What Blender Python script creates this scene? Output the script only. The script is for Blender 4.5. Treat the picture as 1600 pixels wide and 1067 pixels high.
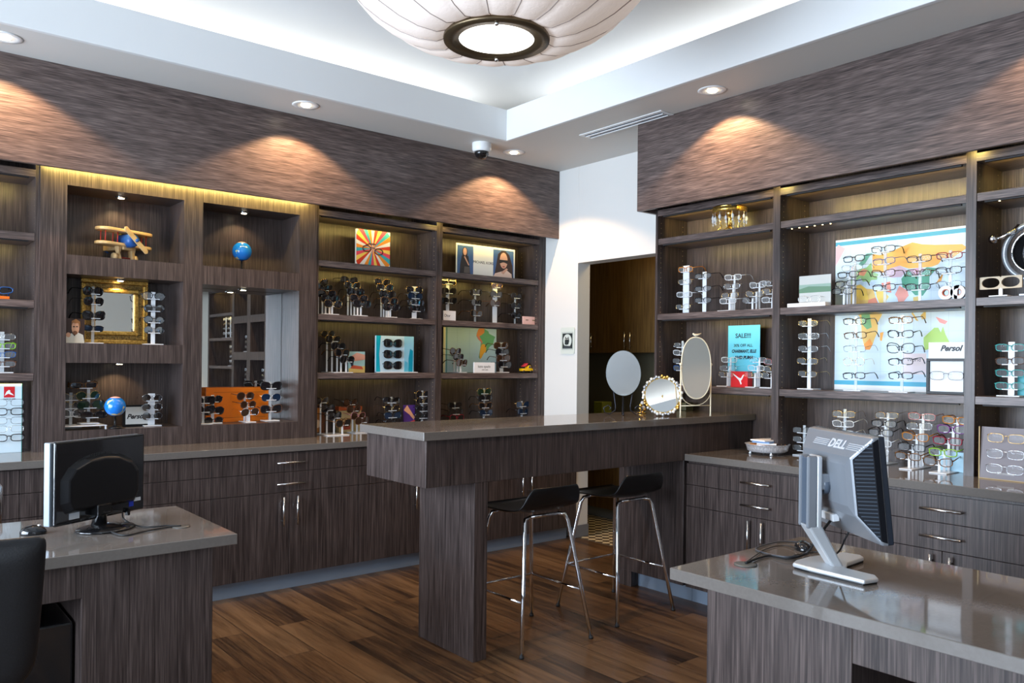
import bpy, bmesh, math, random
from mathutils import Vector, Matrix
for o in list(bpy.data.objects): bpy.data.objects.remove(o)
SC = bpy.context.scene
COL = SC.collection
R = math.radians
PI = math.pi
# ------------------------------------------------------------------ camera
CAM_H = 1.42
FPX = 1259.0
YAW = R(50.55)
ROLL = R(0.58)
FW = Vector((math.cos(YAW), math.sin(YAW), 0))
RT = Vector((math.sin(YAW), -math.cos(YAW), 0))
UP = Vector((0, 0, 1))
cam_d = bpy.data.cameras.new('camera')
cam = bpy.data.objects.new('camera', cam_d); COL.objects.link(cam)
cam_d.sensor_fit = 'HORIZONTAL'; cam_d.sensor_width = 36.0
cam_d.lens = FPX / 1600 * 36.0
cam_d.shift_y = 33.0 / 1600
cam_d.clip_start = 0.05
_cr = RT * math.cos(ROLL) + UP * math.sin(ROLL)
_cu = UP * math.cos(ROLL) - RT * math.sin(ROLL)
_m = Matrix((( _cr.x, _cu.x, -FW.x, 0), (_cr.y, _cu.y, -FW.y, 0), (_cr.z, _cu.z, -FW.z, CAM_H), (0, 0, 0, 1)))
cam.matrix_world = _m
SC.camera = cam
# ------------------------------------------------------------------ view and world
SC.view_settings.view_transform = 'Standard'
SC.view_settings.look = 'None'
SC.view_settings.exposure = 0.0
SC.view_settings.gamma = 1.0
SC.view_settings.use_curve_mapping = False
W = bpy.data.worlds.new('world'); SC.world = W
W.use_nodes = True
W.node_tree.nodes['Background'].inputs[0].default_value = (0.62, 0.78, 1.0, 1)
W.node_tree.nodes['Background'].inputs[1].default_value = 1.2
# ------------------------------------------------------------------ lights
def area_light(name, loc, direction, sx, sy, power, color, spread=180, xaxis=None):
    l = bpy.data.lights.new(name, 'AREA'); l.shape = 'RECTANGLE'; l.size = sx; l.size_y = sy
    l.energy = power; l.color = color; l.spread = R(spread)
    o = bpy.data.objects.new(name, l); COL.objects.link(o)
    o.location = loc
    if xaxis is None: o.rotation_euler = Vector(direction).to_track_quat('-Z', 'Y').to_euler()
    else:
        z = -Vector(direction).normalized(); x = Vector(xaxis); x = (x - z * x.dot(z)).normalized(); y = z.cross(x)
        o.rotation_euler = Matrix(((x.x, y.x, z.x), (x.y, y.y, z.y), (x.z, y.z, z.z))).to_euler()
    return o
def spot_light(name, loc, direction, power, color, angle=100, blend=0.25, radius=0.02):
    l = bpy.data.lights.new(name, 'SPOT'); l.energy = power; l.color = color
    l.spot_size = R(angle); l.spot_blend = blend; l.shadow_soft_size = radius
    o = bpy.data.objects.new(name, l); COL.objects.link(o)
    o.location = loc
    o.rotation_euler = Vector(direction).to_track_quat('-Z', 'Y').to_euler()
    return o
DAY = (0.71, 0.84, 1.0)
# daylight entering through the shop window behind the camera
area_light('daylight_window', (-2.78, 3.0, 1.55), (1, -.05, -0.14), 4.2, 2.3, 420, DAY, 130, (0, 1, 0))
area_light('daylight_window_back', (-1.2, -2.78, 1.5), (0, 1, -0.1), 2.0, 2.1, 48, DAY, 130, (1, 0, 0))
# cove strips hidden behind the tray fascia (x0 x1 of tray: -1.2 3.647, y: -1.2 4.52)
COVE = (0.95, 0.97, 1.0)
area_light('cove_strip_right', (4.10, 1.65, 3.13), (0, 0, 1), 5.9, 0.06, 14, COVE, 180, (0, 1, 0))
area_light('cove_strip_far', (1.2, 4.97, 3.13), (0, 0, 1), 5.0, 0.06, 14, COVE, 180, (1, 0, 0))
area_light('cove_strip_left', (-1.65, 1.65, 3.13), (0, 0, 1), 5.9, 0.06, 14, COVE, 180, (0, 1, 0))
area_light('cove_strip_near', (1.2, -1.65, 3.13), (0, 0, 1), 5.0, 0.06, 14, COVE, 180, (1, 0, 0))
WARM = (1.0, 0.66, 0.36)
LEDC = (1.0, 0.74, 0.20)
# ------------------------------------------------------------------ pixel helper (photo measured in 1600x1067)
def ray(px, py):
    x = px - 800.0; y = py - 566.5
    return FW * FPX + _cr * x - _cu * y
def on_y(px, py, Y):
    r = ray(px, py); t = Y / r.y; return Vector((r.x * t, Y, CAM_H + r.z * t))
def on_x(px, py, X):
    r = ray(px, py); t = X / r.x; return Vector((X, r.y * t, CAM_H + r.z * t))
def on_z(px, py, Z):
    r = ray(px, py); t = (Z - CAM_H) / r.z; return Vector((r.x * t, r.y * t, Z))
# ------------------------------------------------------------------ materials
MATS = {}
def mat(name, color=(.8, .8, .8), rough=.5, metal=0.0, alpha=1.0, emit=0.0, emit_col=None, coat=0.0, spec=0.5, trans=0.0, ior=1.45):
    if name in MATS: return MATS[name]
    m = bpy.data.materials.new(name); m.use_nodes = True
    b = m.node_tree.nodes['Principled BSDF']
    b.inputs['Base Color'].default_value = (*color, 1)
    b.inputs['Roughness'].default_value = rough
    b.inputs['Metallic'].default_value = metal
    b.inputs['Alpha'].default_value = alpha
    b.inputs['IOR'].default_value = ior
    b.inputs['Specular IOR Level'].default_value = spec
    b.inputs['Coat Weight'].default_value = coat
    b.inputs['Transmission Weight'].default_value = trans
    if emit:
        b.inputs['Emission Color'].default_value = (*(emit_col or color), 1)
        b.inputs['Emission Strength'].default_value = emit
    MATS[name] = m
    return m
def noise_mat(name, c1, c2, scale=(1, 1, 1), nscale=1.0, detail=3.0, rough=.5, bump=0.0, p0=.35, p1=.65, metal=0.0, spec=0.5, coat=0.0, world=False):
    """two-colour noise, stretched by scale"""
    if name in MATS: return MATS[name]
    m = mat(name, c1, rough, metal, spec=spec, coat=coat)
    nt = m.node_tree; N = nt.nodes; L = nt.links; b = N['Principled BSDF']
    tc = N.new('ShaderNodeTexCoord'); mp = N.new('ShaderNodeMapping'); mp.inputs['Scale'].default_value = scale
    if world:
        g = N.new('ShaderNodeNewGeometry'); L.new(g.outputs['Position'], mp.inputs['Vector'])
    else:
        L.new(tc.outputs['Object'], mp.inputs['Vector'])
    no = N.new('ShaderNodeTexNoise'); no.inputs['Scale'].default_value = nscale; no.inputs['Detail'].default_value = detail
    L.new(mp.outputs[0], no.inputs['Vector'])
    cr = N.new('ShaderNodeValToRGB')
    cr.color_ramp.elements[0].position = p0; cr.color_ramp.elements[0].color = (*c1, 1)
    cr.color_ramp.elements[1].position = p1; cr.color_ramp.elements[1].color = (*c2, 1)
    L.new(no.outputs['Fac'], cr.inputs['Fac']); L.new(cr.outputs['Color'], b.inputs['Base Color'])
    if bump:
        bp = N.new('ShaderNodeBump'); bp.inputs['Strength'].default_value = bump; bp.inputs['Distance'].default_value = .002
        L.new(no.outputs['Fac'], bp.inputs['Height']); L.new(bp.outputs['Normal'], b.inputs['Normal'])
    return m
def laminate(name, sc, fine, rough=.33, k=1.0):
    """dark straight-grain laminate: broad streaks + fine pinstripes"""
    m = mat(name, (.1, .08, .075), rough, spec=.45)
    nt = m.node_tree; N = nt.nodes; L = nt.links; b = N['Principled BSDF']
    tc = N.new('ShaderNodeNewGeometry')
    def ns(scale, det, dist=0.0):
        mp = N.new('ShaderNodeMapping'); mp.inputs['Scale'].default_value = scale
        L.new(tc.outputs['Position'], mp.inputs['Vector'])
        no = N.new('ShaderNodeTexNoise'); no.inputs['Scale'].default_value = 1.0; no.inputs['Detail'].default_value = det
        no.inputs['Distortion'].default_value = dist
        L.new(mp.outputs[0], no.inputs['Vector']); return no
    a = ns(sc, 4.0, .2); f = ns(fine, 2.0, .1)
    mx = N.new('ShaderNodeMath'); mx.operation = 'MULTIPLY_ADD'; mx.inputs[1].default_value = .35
    L.new(a.outputs['Fac'], mx.inputs[0])
    m2 = N.new('ShaderNodeMath'); m2.operation = 'MULTIPLY'; m2.inputs[1].default_value = .65
    L.new(f.outputs['Fac'], m2.inputs[0]); L.new(m2.outputs[0], mx.inputs[2])
    cr = N.new('ShaderNodeValToRGB'); e = cr.color_ramp.elements
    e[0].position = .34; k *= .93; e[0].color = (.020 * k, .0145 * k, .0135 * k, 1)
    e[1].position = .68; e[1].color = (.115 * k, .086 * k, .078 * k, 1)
    x = e.new(.5); x.color = (.055 * k, .040 * k, .0365 * k, 1)
    L.new(mx.outputs[0], cr.inputs['Fac']); L.new(cr.outputs['Color'], b.inputs['Base Color'])
    return m
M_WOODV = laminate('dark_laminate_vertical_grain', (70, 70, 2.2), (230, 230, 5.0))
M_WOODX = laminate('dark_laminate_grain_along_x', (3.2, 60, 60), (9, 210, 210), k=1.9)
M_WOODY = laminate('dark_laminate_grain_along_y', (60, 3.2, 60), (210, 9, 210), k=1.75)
M_DARK = mat('dark_gap', (.012, .01, .01), .6)
M_PINHOLE = mat('brass_shelf_pin_hole', (.55, .42, .22), .3, .6)
M_STONE = noise_mat('taupe_quartz', (.134, .118, .106), (.144, .127, .114), nscale=90, detail=4, rough=.06, spec=.6, world=True)
M_WALL = mat('white_paint', (.68, .67, .64), .55)
M_CEIL = mat('ceiling_paint', (.66, .645, .61), .6)
M_TRAY = mat('bright_white_paint', (.76, .77, .765), .55)
M_TOE = mat('brushed_vinyl_toe_kick', (.22, .27, .34), .25, .15)
M_STEEL = mat('brushed_steel', (.62, .62, .62), .22, 1.0)
M_CHROME = mat('polished_chrome', (.78, .79, .82), .06, 1.0)
M_SATIN = mat('satin_silver_plastic', (.26, .28, .31), .30, .45)
M_BLACK = mat('black_plastic', (.008, .008, .009), .32, spec=.3)
M_BLACKGLOSS = mat('black_gloss', (.008, .008, .009), .08, coat=.5)
M_RUBBER = mat('black_rubber', (.015, .015, .016), .6)
M_LEATHER = noise_mat('charcoal_leather', (.007, .007, .008), (.010, .010, .012), nscale=220, rough=.42, bump=.15)
M_MIRROR = mat('mirror_silver', (.86, .88, .88), .01, 1.0)
M_GOLD = noise_mat('gilt', (.42, .24, .05), (.75, .48, .13), nscale=90, rough=.28, metal=.85, bump=.5)
M_DARKGOLD = noise_mat('dark_gilt', (.10, .06, .02), (.38, .24, .07), nscale=120, rough=.35, metal=.7, bump=.6)
M_WHITE = mat('white_card', (.78, .80, .82), .45)
M_PAPER = mat('paper_white', (.82, .83, .83), .5)
M_INK = mat('black_ink', (.012, .012, .014), .5)
M_ACRYL = mat('clear_acrylic', (.80, .86, .90), .08, alpha=.42, spec=.8)
M_ACRYLW = mat('frosted_acrylic', (.86, .89, .93), .2, alpha=.8, spec=.7)
M_PLASTICLENS = mat('clear_demo_lens', (.75, .82, .86), .06, alpha=.12, spec=.5)
M_LED = mat('led_lamp_face', (1, .9, .7), .5, emit=14, emit_col=(1, .86, .62))
M_LEDY = mat('led_dot', (1, .8, .4), .5, emit=10, emit_col=(1, .76, .34))
M_TRIMW = mat('white_trim_enamel', (.82, .83, .83), .35)

def c255(r, g, b):
    f = lambda v: ((v / 255 + .055) / 1.055) ** 2.4 if v > 10 else v / 255 / 12.92
    return (f(r), f(g), f(b))
def ink(r, g, b, rough=.45):
    return mat('print_%d_%d_%d' % (r, g, b), c255(r, g, b), rough)
# ------------------------------------------------------------------ mesh builder
class MB:
    def __init__(s): s.v = []; s.f = []; s.mi = []; s.smooth = []; s.M = None; s.cur = 0; s.sm = False
    def add(s, vs, fs):
        n = len(s.v)
        if s.M is not None: vs = [s.M @ Vector(p) for p in vs]
        s.v += [tuple(p) for p in vs]
        for f in fs: s.f.append([n + i for i in f]); s.mi.append(s.cur); s.smooth.append(s.sm)
        return s
    def box(s, x0, x1, y0, y1, z0, z1):
        if x0 > x1: x0, x1 = x1, x0
        if y0 > y1: y0, y1 = y1, y0
        if z0 > z1: z0, z1 = z1, z0
        return s.add([(x0, y0, z0), (x1, y0, z0), (x1, y1, z0), (x0, y1, z0), (x0, y0, z1), (x1, y0, z1), (x1, y1, z1), (x0, y1, z1)],
                     [(0, 3, 2, 1), (4, 5, 6, 7), (0, 1, 5, 4), (1, 2, 6, 5), (2, 3, 7, 6), (3, 0, 4, 7)])
    def cbox(s, c, sx, sy, sz): return s.box(c[0] - sx / 2, c[0] + sx / 2, c[1] - sy / 2, c[1] + sy / 2, c[2] - sz / 2, c[2] + sz / 2)
    def tube(s, pts, r, n=8, closed=False, rs=None, cap=True):
        pts = [Vector(p) for p in pts]; k = len(pts); old = s.sm; s.sm = True
        vs = []; fs = []; prev = None
        for i, p in enumerate(pts):
            if closed: t = (pts[(i + 1) % k] - pts[i - 1])
            else: t = (pts[min(i + 1, k - 1)] - pts[max(i - 1, 0)])
            t.normalize()
            if prev is None:
                a = Vector((0, 0, 1)) if abs(t.z) < .9 else Vector((1, 0, 0))
                prev = t.cross(a).normalized()
            prev = (prev - t * prev.dot(t)).normalized(); q = t.cross(prev)
            rr = rs[i] if rs else r
            for j in range(n):
                an = 2 * PI * j / n
                vs.append(p + (prev * math.cos(an) + q * math.sin(an)) * rr)
        rng = k if closed else k - 1
        for i in range(rng):
            a = i * n; b = ((i + 1) % k) * n
            for j in range(n): fs.append((a + j, a + (j + 1) % n, b + (j + 1) % n, b + j))
        if not closed and cap:
            fs.append(tuple(range(n - 1, -1, -1))); fs.append(tuple((k - 1) * n + j for j in range(n)))
        s.add(vs, fs); s.sm = old; return s
    def lathe(s, prof, n=24, c=(0, 0, 0), smooth=True, sy=1.0):
        old = s.sm; s.sm = smooth; vs = []; fs = []
        for r, z in prof:
            for j in range(n):
                a = 2 * PI * j / n
                vs.append((c[0] + r * math.cos(a), c[1] + r * sy * math.sin(a), c[2] + z))
        for i in range(len(prof) - 1):
            for j in range(n):
                fs.append((i * n + j, i * n + (j + 1) % n, (i + 1) * n + (j + 1) % n, (i + 1) * n + j))
        if prof[0][0] > 1e-6: fs.append(tuple(range(n - 1, -1, -1)))
        if prof[-1][0] > 1e-6: fs.append(tuple((len(prof) - 1) * n + j for j in range(n)))
        s.add(vs, fs); s.sm = old; return s
    def prism(s, poly, y0, y1):
        """polygon in XZ extruded along Y (y0 is the front, facing -Y)"""
        k = len(poly)
        area = sum(poly[i][0] * poly[(i + 1) % k][1] - poly[(i + 1) % k][0] * poly[i][1] for i in range(k))
        if area < 0: poly = poly[::-1]
        vs = [(x, y0, z) for x, z in poly] + [(x, y1, z) for x, z in poly]
        fs = [tuple(range(k)), tuple(range(2 * k - 1, k - 1, -1))]
        for i in range(k): j = (i + 1) % k; fs.append((j, i, k + i, k + j))
        return s.add(vs, fs)
    def prismz(s, poly, z0, z1):
        k = len(poly)
        area = sum(poly[i][0] * poly[(i + 1) % k][1] - poly[(i + 1) % k][0] * poly[i][1] for i in range(k))
        if area < 0: poly = poly[::-1]
        vs = [(x, y, z0) for x, y in poly] + [(x, y, z1) for x, y in poly]
        fs = [tuple(range(k - 1, -1, -1)), tuple(range(k, 2 * k))]
        for i in range(k): j = (i + 1) % k; fs.append((i, j, k + j, k + i))
        return s.add(vs, fs)
    def sphere(s, c, r, n=16, m=10, sz=1.0):
        prof = [(max(r * math.sin(PI * i / m), 0), -r * sz * math.cos(PI * i / m)) for i in range(m + 1)]
        prof[0] = (1e-7, -r * sz); prof[-1] = (1e-7, r * sz)
        return s.lathe(prof, n, c)
    def mesh(s, name, mats):
        me = bpy.data.meshes.new(name); me.from_pydata(s.v, [], s.f)
        if not isinstance(mats, (list, tuple)): mats = [mats]
        for m in mats: me.materials.append(m)
        for p, i, sm in zip(me.polygons, s.mi, s.smooth): p.material_index = i; p.use_smooth = sm
        me.validate(); me.update(); return me
def obj(name, mb, mats, parent=None, world=True, bevel=0.0, seg=2):
    """link one mesh object; with world=True the builder holds world coordinates and the parent is unrotated"""
    me = mb.mesh(name, mats)
    o = bpy.data.objects.new(name, me); COL.objects.link(o)
    if parent is not None:
        o.parent = parent
        if world:
            off = Vector(parent.location); p = parent.parent
            while p is not None: off += Vector(p.location); p = p.parent
            me.transform(Matrix.Translation(-off))
    if bevel:
        bv = o.modifiers.new('bevel', 'BEVEL'); bv.width = bevel; bv.segments = seg; bv.limit_method = 'ANGLE'; bv.angle_limit = R(40)
    return o
def tag(o, label, cat, group=None):
    o['label'] = label; o['category'] = cat
    if group: o['group'] = group
    return o
def struct(name, mb, mats, bevel=0.0):
    o = obj(name, mb, mats, None, bevel=bevel); o['kind'] = 'structure'; return o
def thing(name, label, cat, loc=(0, 0, 0), rz=0.0, group=None):
    o = bpy.data.objects.new(name, None); COL.objects.link(o); o.empty_display_size = .05
    o.location = loc; o.rotation_euler = (0, 0, rz)
    return tag(o, label, cat, group)
def part(name, mb, mats, parent, bevel=0.0, seg=2, label=None):
    o = obj(name, mb, mats, parent, world=False, bevel=bevel, seg=seg)
    if label: o['label'] = label
    return o
def text_mb(txt, size, M, depth=.0006, shear=0.0, align='CENTER', sx=1.0, bold=0.0, spacing=1.0):
    """lettering as mesh: drawn in local XZ facing -Y, placed by matrix M"""
    cu = bpy.data.curves.new('t', 'FONT'); cu.body = txt; cu.size = size; cu.extrude = depth / 2; cu.shear = shear
    cu.align_x = align; cu.align_y = 'CENTER'; cu.offset = bold; cu.space_character = spacing; cu.resolution_u = 3
    to = bpy.data.objects.new('t', cu); COL.objects.link(to)
    bpy.context.view_layer.update()
    me = bpy.data.meshes.new_from_object(to.evaluated_get(bpy.context.evaluated_depsgraph_get()))
    bpy.data.objects.remove(to); bpy.data.curves.remove(cu)
    mb = MB(); Q = M @ Matrix.Rotation(PI / 2, 4, 'X') @ Matrix.Diagonal((sx, 1, 1, 1))
    mb.add([Q @ v.co for v in me.vertices], [tuple(p.vertices) for p in me.polygons])
    bpy.data.meshes.remove(me)
    return mb
T = Matrix.Translation
RX = lambda a: Matrix.Rotation(a, 4, 'X')
RY = lambda a: Matrix.Rotation(a, 4, 'Y')
RZ = lambda a: Matrix.Rotation(a, 4, 'Z')
RW = -PI / 2      # rotation that makes a thing face -X (right-hand wall)
# ================================================================== ROOM SHELL
YLW, XRW = 5.43, 4.575          # left-hand wall plane, white end wall plane
XMIN, YMIN = -2.6, -2.6
# ---- floor of rustic planks running along Y
def floor_material():
    m = mat('rustic_oak_planks', (.2, .1, .05), .32, spec=.5); nt = m.node_tree; N = nt.nodes; L = nt.links; b = N['Principled BSDF']
    g = N.new('ShaderNodeNewGeometry'); mp = N.new('ShaderNodeMapping'); mp.inputs['Rotation'].default_value = (0, 0, R(90))
    L.new(g.outputs['Position'], mp.inputs['Vector'])
    br = N.new('ShaderNodeTexBrick'); br.offset = .37; br.inputs['Scale'].default_value = 1.0
    br.inputs['Brick Width'].default_value = 1.22; br.inputs['Row Height'].default_value = .178
    br.inputs['Mortar Size'].default_value = .0018; br.inputs['Mortar Smooth'].default_value = .1
    br.inputs['Color1'].default_value = (0, 0, 0, 1); br.inputs['Color2'].default_value = (1, 1, 1, 1); br.inputs['Mortar'].default_value = (.5, .5, .5, 1)
    L.new(mp.outputs[0], br.inputs['Vector'])
    # per-plank shift of the grain
    mul = N.new('ShaderNodeVectorMath'); mul.operation = 'MULTIPLY_ADD'; mul.inputs[1].default_value = (37, 11, 5)
    L.new(br.outputs['Color'], mul.inputs[0]); L.new(g.outputs['Position'], mul.inputs[2])
    def ns(scale, det, dist):
        mq = N.new('ShaderNodeMapping'); mq.inputs['Scale'].default_value = scale; L.new(mul.outputs[0], mq.inputs['Vector'])
        no = N.new('ShaderNodeTexNoise'); no.inputs['Scale'].default_value = 1; no.inputs['Detail'].default_value = det; no.inputs['Distortion'].default_value = dist
        L.new(mq.outputs[0], no.inputs['Vector']); return no
    n1 = ns((13, .9, 1), 5, .8); n2 = ns((90, 5, 1), 4, .4)
    mm = N.new('ShaderNodeMath'); mm.operation = 'MULTIPLY_ADD'; mm.inputs[1].default_value = .68; L.new(n1.outputs['Fac'], mm.inputs[0])
    m3 = N.new('ShaderNodeMath'); m3.operation = 'MULTIPLY'; m3.inputs[1].default_value = .32; L.new(n2.outputs['Fac'], m3.inputs[0]); L.new(m3.outputs[0], mm.inputs[2])
    m4 = N.new('ShaderNodeMath'); m4.operation = 'MULTIPLY_ADD'; m4.inputs[1].default_value = .17; L.new(br.outputs['Color'], m4.inputs[0]); L.new(mm.outputs[0], m4.inputs[2])
    cr = N.new('ShaderNodeValToRGB'); e = cr.color_ramp.elements
    e[0].position = .36; e[0].color = (.010, .006, .004, 1); e[1].position = .78; e[1].color = (.170, .096, .046, 1)
    x = e.new(.50); x.color = (.046, .024, .012, 1); x = e.new(.62); x.color = (.105, .056, .025, 1)
    L.new(m4.outputs[0], cr.inputs['Fac'])
    mc = N.new('ShaderNodeMix'); mc.data_type = 'RGBA'; L.new(br.outputs['Fac'], mc.inputs[0]); L.new(cr.outputs[0], mc.inputs[6]); mc.inputs[7].default_value = (.012, .007, .004, 1)
    L.new(mc.outputs[2], b.inputs['Base Color'])
    rr = N.new('ShaderNodeMapRange'); rr.inputs['To Min'].default_value = .22; rr.inputs['To Max'].default_value = .42; L.new(n2.outputs['Fac'], rr.inputs['Value']); L.new(rr.outputs[0], b.inputs['Roughness'])
    bp = N.new('ShaderNodeBump'); bp.inputs['Strength'].default_value = .25; bp.inputs['Distance'].default_value = .002; L.new(n2.outputs['Fac'], bp.inputs['Height']); L.new(bp.outputs[0], b.inputs['Normal'])
    return m
struct('floor', MB().box(XMIN - .2, XRW + .02, YMIN - .2, YLW + .1, -.1, 0), floor_material())
def weave_material():
    m = mat('basket_weave_tile', (.6, .55, .45), .35); nt = m.node_tree; N = nt.nodes; L = nt.links; b = N['Principled BSDF']
    g = N.new('ShaderNodeNewGeometry'); ch = N.new('ShaderNodeTexChecker'); ch.inputs['Scale'].default_value = 18
    mp = N.new('ShaderNodeMapping'); mp.inputs['Rotation'].default_value = (0, 0, R(45)); L.new(g.outputs['Position'], mp.inputs['Vector']); L.new(mp.outputs[0], ch.inputs['Vector'])
    ch.inputs['Color1'].default_value = (.55, .46, .30, 1); ch.inputs['Color2'].default_value = (.07, .05, .03, 1); L.new(ch.outputs[0], b.inputs['Base Color']); return m
struct('floor_2', MB().box(XRW + .02, 6.0, 2.4, 6.4, -.1, .004), weave_material())
# ---- walls
CZ = 3.02        # soffit height
struct('wall_left', MB().box(XMIN - .2, XRW + .14, YLW, YLW + .12, 0, 3.8), M_WALL)
struct('wall_right', MB().box(4.56, 4.70, YMIN - .2, 3.62, 0, 3.8), M_WALL)
DY0, DY1, DZ = 3.62, 4.728, 2.235
struct('wall_end', MB().box(XRW, XRW + .14, DY1, YLW, 0, 3.8).box(XRW, XRW + .14, DY0, DY1, DZ, 3.8), M_WALL, bevel=.003)
# window walls behind the camera
def window_wall(nm, axis):
    mb = MB()
    if axis == 'x':
        mb.box(XMIN - .16, XMIN, YMIN, YLW, 0, .35).box(XMIN - .16, XMIN, YMIN, YLW, 2.75, 3.8)
        mb.box(XMIN - .16, XMIN, YMIN, .85, .35, 2.75).box(XMIN - .16, XMIN, 5.15, YLW, .35, 2.75)
    else:
        mb.box(XMIN, 4.6, YMIN - .16, YMIN, 0, .35).box(XMIN, 4.6, YMIN - .16, YMIN, 2.75, 3.8)
        mb.box(XMIN, -2.3, YMIN - .16, YMIN, .35, 2.75).box(-.1, 4.6, YMIN - .16, YMIN, .35, 2.75)
    return struct(nm, mb, mat('grey_paint', (.30, .30, .30), .6) if axis == 'x' else mat('cream_paint', (.74, .70, .62), .6))
window_wall('wall_street', 'x'); window_wall('wall_back', 'y')
M_GLASS = mat('window_glass', (.9, .95, 1), .02, alpha=.06, spec=.8)
M_ALU = mat('dark_aluminium', (.05, .05, .055), .35, .8)
for k, ax in ((1, 'x'), (2, 'y')):
    fr = MB(); gl = MB()
    a0, a1 = (.85, 5.15) if ax == 'x' else (-2.3, -.1)
    for i in range(5):
        a = a0 + (a1 - a0) * i / 4
        c = min(max(a, a0 + .025), a1 - .025)
        if ax == 'x': fr.box(XMIN - .12, XMIN - .04, c - .025, c + .025, .40, 2.70)
        else: fr.box(c - .025, c + .025, YMIN - .12, YMIN - .04, .40, 2.70)
    for z0, z1 in ((.35, .40), (2.70, 2.75)):
        if ax == 'x': fr.box(XMIN - .12, XMIN - .04, a0, a1, z0, z1)
        else: fr.box(a0, a1, YMIN - .12, YMIN - .04, z0, z1)
    if ax == 'x': gl.box(XMIN - .085, XMIN - .075, a0, a1, .40, 2.70)
    else: gl.box(a0, a1, YMIN - .085, YMIN - .075, .40, 2.70)
    w = struct('window_%d' % k, fr, M_ALU); g = obj('window_pane', gl, M_GLASS, w)
# ---- ceiling: soffit ring, fascia, cove, upper tray
TX0, TX1, TY0, TY1 = -1.2, 3.647, -1.2, 4.52
sm = MB()
sm.box(XMIN, TX0, YMIN, YLW, CZ, CZ + .06).box(TX1, 4.7, YMIN, YLW, CZ, CZ + .06)
sm.box(TX0, TX1, YMIN, TY0, CZ, CZ + .06).box(TX0, TX1, TY1, YLW, CZ, CZ + .06)
struct('ceiling', sm, M_CEIL)
fa = MB(); FZ = 3.241; th = .03
fa.box(TX1 - .001, TX1 + th, TY0 - th, TY1 + th, CZ - .002, FZ).box(TX0 - th, TX0 + .001, TY0 - th, TY1 + th, CZ - .002, FZ)
fa.box(TX0, TX1, TY1 - .001, TY1 + th, CZ - .002, FZ).box(TX0, TX1, TY0 - th, TY0 + .001, CZ - .002, FZ)
struct('trim_1', fa, M_TRAY, bevel=.004)
UZ = 3.44; CV = .75
up = MB().box(TX0 - CV, TX1 + CV, TY0 - CV, TY1 + CV, UZ, UZ + .05)
up.box(TX1 + CV, TX1 + CV + .05, TY0 - CV, TY1 + CV, CZ + .06, UZ).box(TX0 - CV - .05, TX0 - CV, TY0 - CV, TY1 + CV, CZ + .06, UZ)
up.box(TX0 - CV, TX1 + CV, TY1 + CV, TY1 + CV + .05, CZ + .06, UZ).box(TX0 - CV, TX1 + CV, TY0 - CV - .05, TY0 - CV, CZ + .06, UZ)
struct('ceiling_2', up, M_TRAY)
# ---- bulkheads above the cabinets
BLY, BLZ = 4.957, 2.457
BRX, BRZ = 4.057, 2.437
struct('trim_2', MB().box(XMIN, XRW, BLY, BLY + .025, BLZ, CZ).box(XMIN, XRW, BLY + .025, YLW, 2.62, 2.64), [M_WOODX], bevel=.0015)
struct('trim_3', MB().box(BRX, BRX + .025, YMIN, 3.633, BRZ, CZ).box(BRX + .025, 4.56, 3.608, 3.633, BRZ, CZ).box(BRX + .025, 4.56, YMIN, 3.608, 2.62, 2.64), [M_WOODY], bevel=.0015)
# ---- back room seen through the opening
struct('wall_back_room', MB().box(5.93, 6.0, 2.4, 6.3, 0, 3.2), mat('olive_paint', (.16, .15, .10), .6))
OLIVE = MATS['olive_paint']
struct('wall_back_room_side', MB().box(4.72, 6.0, 2.3, 2.4, 0, 3.2), OLIVE)
struct('wall_back_room_far', MB().box(4.72, 6.0, 6.3, 6.4, 0, 3.2), OLIVE)
struct('wall_back_room_near', MB().box(4.575, 4.715, YLW + .12, 6.4, 0, 3.2), OLIVE)
struct('ceiling_back_room', MB().box(4.72, 6.0, 2.3, 6.4, 2.75, 2.8), M_CEIL)
struct('baseboard_end', MB().box(XRW - .012, XRW, DY1, YLW - .65, 0, .10).box(XRW - .012, XRW + .14, DY1 - .012, DY1, 0, .10), mat('grey_vinyl_base', (.16, .17, .19), .35), bevel=.002)
area_light('back_room_fill', (5.3, 4.2, 2.72), (0, 0, -1), .5, .5, 9, (1, .72, .32), 180)  # added warm fill light that lifts the dim back room, no fixture modelled
bc = thing('back_room_cabinet', 'brown wood wall cabinet with bar pulls seen through the opening', 'cabinet', (5.9, 4.2, 1.5))
BX = 5.55
zb = on_x(960, 551, BX).z
b_ = MB().box(BX + .02, BX + .36, 2.8, 6.28, zb, 2.7); M_BROWN = noise_mat('warm_brown_wood', (.075, .040, .012), (.13, .075, .022), scale=(60, 60, 3), rough=.4)
obj('carcass', b_, M_BROWN, bc)
ys = [6.27, on_x(931, 480, BX).y, on_x(983.5, 480, BX).y, on_x(1036, 480, BX).y, 3.3, 2.85]
for i in range(5):
    d = obj('door', MB().box(BX, BX + .019, ys[i + 1] + .002, ys[i] - .002, zb, 2.7), M_BROWN, bc, bevel=.001)
    yy = (ys[i + 1] + .035) if i % 2 == 1 else (ys[i] - .035)
    if i == 0: yy = ys[1] + .035
    hz0, hz1 = zb + .03, zb + .19
    h = MB().tube([(BX - .03, yy, hz0), (BX - .03, yy, hz1)], .006, 8)
    for hz in (hz0 + .03, hz1 - .03): h.tube([(BX - .03, yy, hz), (BX, yy, hz)], .004, 6)
    obj('handle', h, M_STEEL, d)
lc = thing('back_room_base_cabinet', 'dark base cabinet with worktop in the room beyond the opening', 'cabinet', (5.7, 4.2, 0))
obj('carcass', MB().box(5.32, 5.9, 2.8, 6.28, .1, .87), M_BROWN, lc)
obj('toe_kick', MB().box(5.37, 5.9, 2.8, 6.28, .004, .1), M_TOE, lc)
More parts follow.
